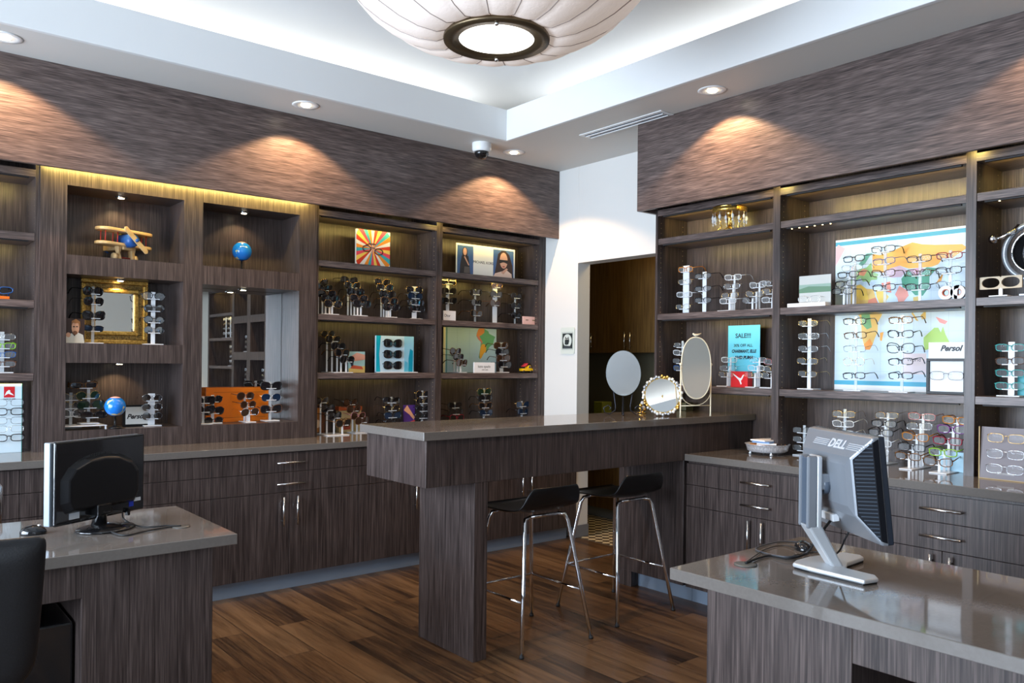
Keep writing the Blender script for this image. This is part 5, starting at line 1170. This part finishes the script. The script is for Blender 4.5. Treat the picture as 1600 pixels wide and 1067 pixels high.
# ---- bar stools
M_SEAT = mat('black_moulded_plywood', (.004, .004, .0045), .35)
def stool(fl, fr, bl, br, lab):
    c = (Vector(fl) + Vector(fr) + Vector(bl) + Vector(br)) / 4
    t = thing('bar_stool', lab, 'stool', (c.x, c.y, 0), 0, 'bar stools at the counter')
    w = .235; zt = .655; tp = .145
    cs_ = {'fl': (-1, -1), 'fr': (1, -1), 'bl': (-1, 1), 'br': (1, 1)}
    zr = .25
    for k, (sx, sy) in cs_.items():
        ft = Vector((sx * w, sy * w, .006)); to = Vector((sx * tp, sy * tp, zt - .045))
        part('leg', MB().tube([ft, ft.lerp(to, .5), to, Vector((sx * (tp - .012), sy * (tp - .012), zt - .015)), Vector((sx * (tp - .05), sy * (tp - .02), zt - .008))], .0105, 10), M_CHROME, t)
        part('foot_cap', MB().tube([Vector((sx * w, sy * w, 0)), Vector((sx * w * .995, sy * w * .995, .014))], .012, 10), M_RUBBER, t)
    f = (zr - .006) / (zt - .051); e = w + (tp - w) * f
    for a, b in (((-e, -e), (e, -e)), ((e, -e), (e, e)), ((e, e), (-e, e)), ((-e, e), (-e, -e))):
        if a[1] == -e and b[1] == -e: continue
        part('footrest_bar', MB().tube([(a[0], a[1], zr), (b[0], b[1], zr)], .006, 8), M_CHROME, t)
    part('cross_brace', MB().tube([(-tp + .05, -tp + .02, zt - .008), (tp - .05, -tp + .02, zt - .008)], .009, 8).tube([(-tp + .05, tp - .02, zt - .008), (tp - .05, tp - .02, zt - .008)], .009, 8), M_CHROME, t)
    # moulded shell: seat with a low curved back towards the room
    prof = [(.20, .018), (.185, .002), (.10, .0), (0, -.003), (-.10, .002), (-.165, .018), (-.205, .055), (-.225, .105), (-.235, .150)]
    vs = []; fs = []; nx = 15; n2 = len(prof)
    for th in (0, .011):
        for j, (y, z) in enumerate(prof):
            for i in range(nx):
                u = -1 + 2 * i / (nx - 1)
                hw_ = .205 * (1 - .10 * max(0, (y - .1) / .1)) if j < 6 else .205 * (1 - .06 * (j - 5))
                if j == n2 - 1: hw_ *= .90
                x = u * hw_; dz = .018 * abs(u) ** 2.2 if j > 1 and j < 6 else 0; dy = (.020 * u * u) if j >= 6 else 0
                ny, nz = (0, 1) if j < 5 else (.7, .6) if j < 6 else (1, .1)
                vs.append((x, y + dy + ny * th, zt + .002 + z + dz + nz * th))
    o_ = n2 * nx
    for j in range(n2 - 1):
        for i in range(nx - 1):
            a = j * nx + i; fs.append((a, a + 1, a + nx + 1, a + nx)); fs.append((o_ + a, o_ + a + nx, o_ + a + nx + 1, o_ + a + 1))
    for j in range(n2 - 1):
        for i in (0, nx - 1): a = j * nx + i; fs.append((a, a + nx, o_ + a + nx, o_ + a) if i == 0 else (a, o_ + a, o_ + a + nx, a + nx))
    for i in range(nx - 1):
        for j in (0, n2 - 1): a = j * nx + i; fs.append((a, o_ + a, o_ + a + 1, a + 1) if j == 0 else (a, a + 1, o_ + a + 1, o_ + a))
    sh = MB(); sh.sm = True; sh.add(vs, fs); so = part('seat_shell', sh, M_SEAT, t)
    sd = so.modifiers.new('s', 'SUBSURF'); sd.levels = 1; sd.render_levels = 2
    return t
stool((2.503, 2.937, 0), (2.98, 2.966, 0), (2.503, 3.40, 0), (2.95, 3.41, 0), 'black shelled chrome bar stool next to the bar end panel')
stool((3.222, 2.985, 0), (3.69, 2.994, 0), (3.197, 3.45, 0), (3.676, 3.462, 0), 'black shelled chrome bar stool nearer the right cabinets')
# ---- left monitor (back view)
P = (.755, 3.45); yw = R(30); ZD = .7586
mo = thing('monitor', 'black flat monitor seen from behind on the left desk', 'monitor', (P[0], P[1], ZD), yw)
wl = .215; zb0, zt0 = .042, .350
part('bezel', MB().box(-wl, wl, .0, .030, zb0, zt0), mat('silver_bezel', (.20, .24, .28), .4, .2), mo, bevel=.004)
part('back_shell', MB().box(-wl + .010, wl + .001, -.016, .003, zb0 - .002, zt0 + .002), M_BLACKGLOSS, mo, bevel=.008, seg=3)
hump = []
sh = MB(); sh.sm = False
out = [(-.165, .06), (.165, .06), (.185, .10), (.185, .19), (.15, .235), (.08, .262), (0, .270), (-.08, .262), (-.15, .235), (-.185, .19), (-.185, .10)]
inn = [(x * .86, .165 + (z - .165) * .86) for x, z in out]
k = len(out); sh.add([(x, -.014, z + .02) for x, z in out] + [(x, -.040, z + .02) for x, z in inn], [tuple(range(k, 2 * k))[::-1]] + [(i, (i + 1) % k, k + (i + 1) % k, k + i)[::-1] for i in range(k)]); part('rear_housing', sh, M_BLACK, mo, bevel=.006)
vt = MB()
for i in range(60):
    a = PI * (.08 + .84 * i / 59); x = -.17 * math.cos(a); z = .195 + .105 * math.sin(a) * .9; vt.cbox((x, -.0165, z), .0016, .004, .016)
part('vent_slots', vt, mat('vent_grey', (.05, .05, .05), .3), mo)
part('sticker', MB().box(-.145, -.10, -.0172, -.0162, .058, .088), ink(190, 200, 210), mo); part('sticker', MB().box(.135, .158, -.0172, -.0162, .062, .098), ink(20, 50, 170), mo); part('sticker', MB().box(.160, .195, -.0172, -.0162, .080, .094), ink(180, 190, 200), mo)
st_ = MB().tube([(0, -.03, .085), (0, -.012, .06), (0, -.006, .012)], .028, 14, rs=[.034, .024, .030]); part('neck', st_, M_BLACKGLOSS, mo); part('hinge', MB().box(-.045, .02, -.05, -.012, .058, .10), M_BLACK, mo, bevel=.004)
b_ = MB().lathe([(.10, 0), (.115, .003), (.108, .008), (.05, .014), (.03, .02)], 40, (0, -.04, 0), sy=.85); part('base', b_, M_BLACKGLOSS, mo)
part('port_plug', MB().box(.118, .130, -.03, -.012, .03, .06), M_BLACK, mo, bevel=.002)
def cable(name, pts, r, label, m=None, cat='cable'):
    cu = [Vector(q) for q in pts]; out_ = []
    for i in range(len(cu) - 1):
        p0, p1, p2, p3 = cu[max(i - 1, 0)], cu[i], cu[i + 1], cu[min(i + 2, len(cu) - 1)]
        for s in range(8):
            t = s / 8; out_.append(.5 * ((2 * p1) + (-p0 + p2) * t + (2 * p0 - 5 * p1 + 4 * p2 - p3) * t * t + (-p0 + 3 * p1 - 3 * p2 + p3) * t ** 3))
    out_.append(cu[-1])
    o = obj(name, MB().tube(out_, r, 7), m or M_RUBBER); tag(o, label, cat); return o
g_ = on_z(283, 823, ZD)
tag(obj('cable_grommet', MB().lathe([(.032, -.001), (.034, .002), (.026, .003), (.001, .0028)], 24, (g_.x, g_.y, ZD)), mat('grommet_grey', (.10, .095, .085), .3)), 'round cable grommet in the left desktop', 'grommet')
W = lambda px, py, z: tuple(on_z(px, py, z))
cable('monitor_cable', [(.66, 3.36, .86), W(134, 800, .80), W(160, 822, ZD + .01), W(190, 836, ZD + .004), W(225, 830, ZD + .004), W(258, 824, ZD + .004), (g_.x, g_.y, ZD + .005)], .0035, 'grey video cable running from the left monitor to the grommet')
cable('power_cable', [(.855, 3.50, .80), W(195, 812, ZD + .01), W(222, 823, ZD + .004), W(262, 821, ZD + .004), (g_.x - .01, g_.y + .008, ZD + .005)], .003, 'thin black power cable beside the left monitor base')
mp_ = on_z(52, 834, ZD); ms = thing('computer_mouse', 'black computer mouse with gold highlights on the left desk', 'mouse', (mp_.x, mp_.y, ZD), R(-20))
v = MB().sphere((0, 0, .004), .034, 20, 12, sz=.85); v.v = [(x * 1.35, y, max(z, 0)) for x, y, z in v.v]; part('body', v, M_BLACKGLOSS, ms); part('wheel', MB().tube([(.02, -.003, .030), (.02, .003, .030)], .006, 10), M_STEEL, ms)
# ---- leather chair, lower left
ch = thing('office_chair', 'charcoal leather dining-style chair with low back, lower left', 'chair', (.22, 2.36, 0), R(0))
tr = on_y(78, 838, 2.30)
def back_shell():
    m = MB(); m.sm = True; nx, nz = 13, 11; vs = []; fs = []
    zt_, zb_ = tr.z, tr.z - .40
    for side, off in ((0, -.028), (1, .022)):
        for j in range(nz):
            v_ = j / (nz - 1); z = zt_ - v_ * (zt_ - zb_)
            for i in range(nx):
                u = -1 + 2 * i / (nx - 1); hw_ = .225 - .022 * v_ ** 1.3 - (.05 * max(0, (v_ - .8) / .2) ** 2)
                edge = max(abs(u) ** 8, (abs(2 * v_ - 1)) ** 12)
                vs.append((u * hw_, off * (1 - .55 * edge) + .03 * v_ - .015 * (1 - u * u) * -1, z))
    o_ = nx * nz
    for j in range(nz - 1):
        for i in range(nx - 1): a = j * nx + i; fs.append((a, a + nx, a + nx + 1, a + 1)); fs.append((o_ + a, o_ + a + 1, o_ + a + nx + 1, o_ + a + nx))
    for j in range(nz - 1):
        a = j * nx; fs.append((a, o_ + a, o_ + a + nx, a + nx)); a = j * nx + nx - 1; fs.append((a, a + nx, o_ + a + nx, o_ + a))
    for i in range(nx - 1):
        fs.append((i, i + 1, o_ + i + 1, o_ + i)); a = (nz - 1) * nx + i; fs.append((a, o_ + a, o_ + a + 1, a + 1))
    return m.add(vs, fs)
ch.location = (tr.x - .225, 2.33, 0)
bs = part('backrest', back_shell(), M_LEATHER, ch); bs.modifiers.new('s', 'SUBSURF').render_levels = 2
part('seat', MB().box(-.215, .215, .02, .46, .42, .49), M_LEATHER, ch, bevel=.025, seg=4); part('seat_apron', MB().box(-.20, .20, .03, .44, .37, .42), M_LEATHER, ch, bevel=.006)
for sx in (-1, 1):
    part('rear_leg', MB().box(sx * .20 - (.055 if sx > 0 else 0), sx * .20 + (.055 if sx < 0 else 0), -.005, .030, .0, .50), mat('grey_leather', (.10, .12, .14), .35), ch, bevel=.006); part('front_leg', MB().box(sx * .20 - (.04 if sx > 0 else 0), sx * .20 + (.04 if sx < 0 else 0), .41, .45, 0, .40), M_LEATHER, ch, bevel=.006)
q = on_y(5, 780, 4.1); cc = thing('chrome_chair', 'black mesh chair with chrome frame beyond the left desk', 'chair', (q.x - .22, 4.1, 0), 0)
zt_ = on_y(3, 750, 4.1).z
part('back_frame', MB().tube([(-.2, 0, .45), (-.21, .01, zt_ - .03), (-.19, .01, zt_), (.19, .01, zt_), (.21, .01, zt_ - .03), (.2, 0, .45)], .010, 10), M_CHROME, cc)
part('back_mesh', MB().box(-.195, .195, .006, .014, .5, zt_ - .015), M_BLACK, cc); part('seat', MB().box(-.22, .22, -.30, .0, .44, .48), M_BLACK, cc, bevel=.012)
for sx in (-1, 1):
    for y in (-.28, 0): part('leg', MB().tube([(sx * .2, y, .45), (sx * .21, y, 0)], .010, 8), M_CHROME, cc)
# ---- right monitor
wdir = Vector((.55, .83)).normalized(); ndir = Vector((wdir.y, -wdir.x))
C0 = Vector((2.49, 1.33)); yw = math.atan2(-wdir.y, -wdir.x); ZR_ = .7606
# local: +x towards the near edge, -y = screen back (camera side), +y = screen front
mr = thing('monitor', 'silver flat monitor with black vented side on the right desk', 'monitor', (C0.x, C0.y, ZR_), yw + PI)
# with this rotation local +x -> +wdir ; local -y -> +ndir ; so screen front faces -y
fy = -1
TL = -R(6.2)
zb0, zt0 = .120, .448; wl = .205
def tm_(m): m.M = T((0, -.005, .28)) @ RX(TL) @ T((0, 0, -.28)); return m
m = tm_(MB()); m.box(-wl, wl, -.030, -.008, zb0, zt0); part('bezel', m, mat('dark_blue_bezel', (.015, .022, .035), .25), mr, bevel=.004)
m = tm_(MB()); m.box(-wl + .016, wl - .016, -.0312, -.0298, zb0 + .016, zt0 - .016); part('screen', m, M_BLACKGLOSS, mr)
# tapered silver back: full height at bezel, smaller at rear
sideprof = [(-.010, zt0), (.010, zt0 + .001), (.078, zt0 - .085), (.080, zb0 + .125), (.010, zb0 - .001), (-.010, zb0)]
m = tm_(MB()); m.sm = False
back = [(-wl, zt0), (wl, zt0), (wl, zb0), (-wl, zb0)]; 
xi = wl - .0
def ringY(y, x, za, zb__): return [(-x, y, za), (x, y, za), (x, y, zb__), (-x, y, zb__)]
R1 = ringY(-.010, wl, zt0, zb0); R2 = ringY(.008, wl, zt0 - .002, zb0 + .002); R3 = ringY(.058, wl - .05, zt0 - .060, zb0 + .085); R4 = ringY(.066, wl - .075, zt0 - .085, zb0 + .115)
vs = R1 + R2 + R3 + R4; fs = []
for a in (0, 4, 8):
    for i in range(4): j = (i + 1) % 4; fs.append((a + i, a + j, a + 4 + j, a + 4 + i))
fs.append((12, 13, 14, 15)); m.add(vs, fs); part('back_cover', m, M_SATIN, mr, bevel=.004)
for s in (-1, 1):
    m = tm_(MB()); x1 = wl + .0005; x2 = wl - .049
    gx = lambda y: s * (wl + .0025 - (y - .008))
    q1 = [(gx(.010), .010, zt0 - .014), (gx(.054), .054, zt0 - .066), (gx(.054), .054, zb0 + .090), (gx(.010), .010, zb0 + .016)]
    q2 = [(s * (wl + .002), -.008, zt0 - .006), (s * (wl + .002), .010, zt0 - .014), (s * (wl + .002), .010, zb0 + .016), (s * (wl + .002), -.008, zb0 + .008)]
    m.add(q1, [(0, 1, 2, 3), (3, 2, 1, 0)]).add(q2, [(0, 1, 2, 3), (3, 2, 1, 0)])
    part('side_grille', m, mat('grille_black', (.006, .007, .010), .6, spec=.15), mr)
    m = tm_(MB()); z = zb0 + .03
    while z < zt0 - .02:
        f0 = min(1, (z - zb0 - .012) / .085) if z < zb0 + .1 else min(1, (zt0 - .012 - z) / .06); f0 = max(f0, .08)
        ya, yb = .012, .012 + .040 * f0
        def sx_(y): return s * (wl + .0040 - (y - .008))
        m.add([(sx_(ya), ya, z), (sx_(yb), yb, z), (sx_(yb), yb, z + .0035), (sx_(ya), ya, z + .0035)], [(0, 1, 2, 3), (3, 2, 1, 0)])
        z += .0115
    part('louvres', m, mat('grille_edge', (.03, .04, .055), .5, spec=.2), mr)
tmb = text_mb('DELL', .042, T((0, 0, 0)), depth=.0015, bold=.0015, sx=1.1)
k_ = math.atan2(.050, .058)
m = tm_(MB()); Q = m.M @ T((-.045, .036, zt0 - .032)) @ RX(k_) @ RZ(PI)
m2 = MB(); m2.M = Q; m2.add(tmb.v, tmb.f); part('logo', m2, mat('logo_silver', (.75, .78, .82), .25, .4), mr)
m = MB(); m.M = Q
for i in range(22):
    for j in range(4):
        for s in (-1, 1): m.cbox((s * (.062 + i * .0042), 0, -.010 + j * .0065), .0024, .0015, .003)
part('vent_holes', m, mat('logo_silver', (.75, .78, .82), .25, .4), mr)
m = tm_(MB()); m.tube([(0, .060, .285), (0, .085, .285)], .032, 18); part('swivel', m, mat('dark_blue_grey', (.07, .09, .12), .3), mr); part('bracket', MB().box(-.03, .03, .058, .095, .262, .315), M_SATIN, mr, bevel=.006)
cy = .088
part('arm_column', MB().box(-.034, .034, cy, cy + .018, .135, .372), mat('light_satin_silver', (.50, .52, .54), .3, .3), mr, bevel=.006, seg=3); part('arm_spine', MB().box(-.022, .022, cy + .014, cy + .045, .150, .368), mat('dark_blue_grey', (.07, .09, .12), .3), mr, bevel=.006)
part('arm_cover', MB().box(-.034, -.020, cy + .016, cy + .050, .140, .372).box(.020, .034, cy + .016, cy + .050, .140, .372), M_SATIN, mr, bevel=.006)
lo = MB(); lo.add([(-.034, cy, .150), (.034, cy, .150), (.034, cy + .048, .150), (-.034, cy + .048, .150), (-.026, .006, .010), (.026, .006, .010), (.026, .044, .010), (-.026, .044, .010)], [(3, 2, 1, 0), (4, 5, 6, 7), (0, 1, 5, 4), (1, 2, 6, 5), (2, 3, 7, 6), (3, 0, 4, 7)]); part('arm_lower', lo, mat('light_satin_silver', (.50, .52, .54), .3, .3), mr, bevel=.006)
ba = MB(); w0 = Vector((2.396, 1.424)); 
def toloc(x, y):
    v_ = Matrix.Rotation(-(yw + PI), 2) @ (Vector((x, y)) - C0); return (v_.x, v_.y)
outl = [toloc(*q_) for q_ in ((2.375, 1.44), (2.365, 1.38), (2.355, 1.19), (2.415, 1.175), (2.445, 1.20), (2.455, 1.30), (2.52, 1.33), (2.64, 1.335), (2.665, 1.36), (2.655, 1.42), (2.50, 1.455), (2.42, 1.455))]
ba.prismz(outl, .004, .018); M_LSAT = mat('light_satin_silver', (.50, .52, .54), .3, .3)
part('base', ba, M_LSAT, mr, bevel=.005, seg=3); bb = MB(); cxy = (sum(a for a, b in outl) / 12, sum(b for a, b in outl) / 12); bb.prismz([(cxy[0] + (a - cxy[0]) * .96, cxy[1] + (b - cxy[1]) * .96) for a, b in outl], 0, .006); part('base_pad', bb, M_BLACK, mr)
m = tm_(MB()); m.box(-.02, .03, .040, .062, zb0 + .045, zb0 + .068).box(.045, .075, .035, .055, zb0 + .040, zb0 + .065); part('port_panel', m, M_WHITE, mr, bevel=.002)
g_ = on_z(1165, 882, ZR_); tag(obj('cable_grommet', MB().lathe([(.036, -.001), (.038, .002), (.028, .003), (.001, .0028)], 24, (g_.x, g_.y, ZR_)), mat('grommet_grey', (.10, .095, .085), .3)), 'round cable grommet in the right desktop', 'grommet')
kb = on_z(1255, 858, ZR_); t = thing('computer_mouse', 'black mouse behind the silver monitor stand on the right desk', 'mouse', (kb.x, kb.y, ZR_), R(40)); v = MB().sphere((0, 0, .004), .030, 20, 12, sz=.9); v.v = [(x * 1.7, y, max(z, 0)) for x, y, z in v.v]; part('body', v, M_BLACKGLOSS, t)
G = (g_.x, g_.y, ZR_ + .006)
cable('monitor_cable', [tuple(Vector((2.475, 1.355, .93))), tuple(Vector((2.47, 1.41, .85))), W(1262, 862, ZR_ + .02), W(1235, 872, ZR_ + .005), W(1200, 868, ZR_ + .005), G], .0042, 'thick black video cable looping from silver monitor to grommet')
cable('power_cable', [W(1290, 838, .86), W(1275, 850, ZR_ + .03), W(1258, 848, ZR_ + .005), W(1220, 846, ZR_ + .005), W(1182, 856, ZR_ + .005), W(1195, 864, ZR_ + .005), W(1230, 870, ZR_ + .012), W(1262, 866, ZR_ + .005)], .003, 'thin grey cable looped on the right desk behind the monitor', mat('grey_cable', (.05, .055, .065), .4))
cable('usb_cable', [(2.50, 1.30, .92), (2.505, 1.33, .86), (2.52, 1.37, .80), W(1275, 862, ZR_ + .006), W(1240, 868, ZR_ + .006)], .003, 'black cable hanging from the back of the silver monitor')
cable('mouse_cable', [W(1248, 856, ZR_ + .01), W(1222, 852, ZR_ + .004), W(1196, 858, ZR_ + .004), W(1180, 868, ZR_ + .004), G], .002, 'thin black mouse cable running to the right grommet')
# ================================================================== CEILING FITTINGS
def downlight(x, y, lab, power=16, target=None):
    t = thing('downlight', lab, 'ceiling light', (x, y, CZ), 0, 'recessed ceiling downlights')
    part('trim_ring', MB().lathe([(.050, -.002), (.056, -.004), (.078, -.005), (.084, -.001)], 32), M_TRIMW, t)
    part('can', MB().lathe([(.048, -.0015), (.048, -.0018), (.001, -.0019)], 24), mat('can_grey', (.35, .34, .32), .4), t)
    part('lamp', MB().lathe([(.001, -.010), (.026, -.009), (.030, -.003)], 20), M_LED, t)
    spot_light('downlight_beam', (x, y, CZ - .02), target or (0, 0, -1), power, (1.0, .62, .32), 122, .22, .018)
DLP = 62
for x, y, lab in ((2.197, 4.727, 'recessed downlight left of centre above the left bulkhead'), (3.895, 4.736, 'recessed downlight next to the dome camera'), (.585, 4.727, 'recessed downlight at the top left edge')):
    downlight(x, y, lab, DLP)
for x, y, lab in ((3.876, 2.897, 'recessed downlight above the right bulkhead'),):
    downlight(x, y, lab, DLP)
for x, y, lab in ((3.876, 1.10, 'recessed downlight above the right bulkhead, outside the view'), (3.876, -.7, 'recessed downlight above the right bulkhead, behind the camera')):
    downlight(x, y, lab, DLP * .8)
dc = thing('dome_camera', 'white ceiling dome security camera with black bubble', 'camera', (3.56, 4.70, CZ))
part('housing', MB().lathe([(.070, 0), (.070, -.045), (.062, -.062), (.056, -.064)], 36), M_TRIMW, dc, bevel=.001); part('dome', MB().lathe([(.054, -.062), (.052, -.078), (.042, -.098), (.024, -.112), (.001, -.117)], 32), M_BLACKGLOSS, dc)
vn = thing('air_vent', 'white two-slot linear air vent in the ceiling', 'vent', (4.0, 3.70, CZ))
part('frame', MB().box(-.065, .065, -.37, .37, -.006, -.0005), M_TRIMW, vn, bevel=.002)
for x in (-.022, .028): part('slot', MB().box(x - .013, x + .013, -.345, .345, -.0075, -.0055), mat('vent_slot_dark', (.03, .035, .06), .5), vn); part('vane', MB().box(x + .001, x + .004, -.345, .345, -.012, -.006), M_TRIMW, vn)
# ---- pendant
LC = Vector((2.107, 2.685, 2.80)); pn = thing('pendant_lamp', 'large round pleated fabric pendant lamp with bronze ring', 'pendant lamp', (LC.x, LC.y, LC.z))
def shade_mat():
    m = mat('pleated_white_fabric', (.74, .66, .61), .8, emit=.30, emit_col=(1, .84, .74)); nt = m.node_tree; N = nt.nodes; L = nt.links; b = N['Principled BSDF']
    tc = N.new('ShaderNodeTexCoord'); no = N.new('ShaderNodeTexNoise'); no.inputs['Scale'].default_value = 70; no.inputs['Detail'].default_value = 4
    L.new(tc.outputs['Object'], no.inputs['Vector']); bp = N.new('ShaderNodeBump'); bp.inputs['Strength'].default_value = .35; bp.inputs['Distance'].default_value = .003; L.new(no.outputs['Fac'], bp.inputs['Height']); L.new(bp.outputs[0], b.inputs['Normal'])
    return m
prof = [(.215, -.004), (.26, -.018), (.34, -.004), (.42, .028), (.50, .075), (.57, .130), (.63, .20), (.665, .28), (.66, .35), (.60, .42), (.50, .46), (.30, .49)]
NS = 96; RIB = 16
sm_ = MB(); sm_.sm = True; vs = []; fs = []
for r_, z_ in prof:
    for j in range(NS):
        a = 2 * PI * j / NS; sc = abs(math.sin(a * RIB / 2)) ** .6; q = 1 - .016 * (1 - sc) * (r_ / .5); zz = z_ + (.007 * (1 - sc) if z_ < .2 else 0)
        vs.append((r_ * q * math.cos(a), r_ * q * math.sin(a), zz))
for i in range(len(prof) - 1):
    for j in range(NS): fs.append((i * NS + j, i * NS + (j + 1) % NS, (i + 1) * NS + (j + 1) % NS, (i + 1) * NS + j))
sm_.add(vs, fs); part('shade', sm_, shade_mat(), pn)
for k in range(RIB):
    a = 2 * PI * k / RIB
    part('rib', MB().tube([(r_ * .990 * math.cos(a), r_ * .990 * math.sin(a), z_ + (.010 if z_ < .2 else 0) - .003) for r_, z_ in prof], .0024, 5), mat('rib_wire', (.36, .30, .27), .6), pn)
M_BRONZE = mat('antique_bronze', (.13, .095, .055), .35, .8)
rg = MB(); rg.lathe([(.160, -.010), (.160, -.016), (.224, -.022), (.226, -.012), (.224, -.004), (.160, -.006)], 56); part('ring', rg, M_BRONZE, pn)
part('diffuser', MB().lathe([(.001, -.012), (.165, -.012), (.165, -.008)], 48), mat('lamp_diffuser', (1, .97, .9), .5, emit=3.2, emit_col=(1, .96, .88)), pn)
for a in (math.atan2(LC.y, LC.x), math.atan2(LC.y, LC.x) + PI): part('knob', MB().sphere((.192 * math.cos(a), .192 * math.sin(a), -.026), .010, 12, 8), M_CHROME, pn)
part('stem', MB().tube([(0, 0, .48), (0, 0, UZ - LC.z)], .010, 10), M_BRONZE, pn); part('canopy', MB().lathe([(.06, UZ - LC.z - .02), (.07, UZ - LC.z)], 24), M_BRONZE, pn)
area_light('pendant_downlight', (LC.x, LC.y, LC.z - .03), (0, 0, -1), .28, .28, 9, (1, .84, .66)).data.shape = 'DISK'
bpy.context.view_layer.update()
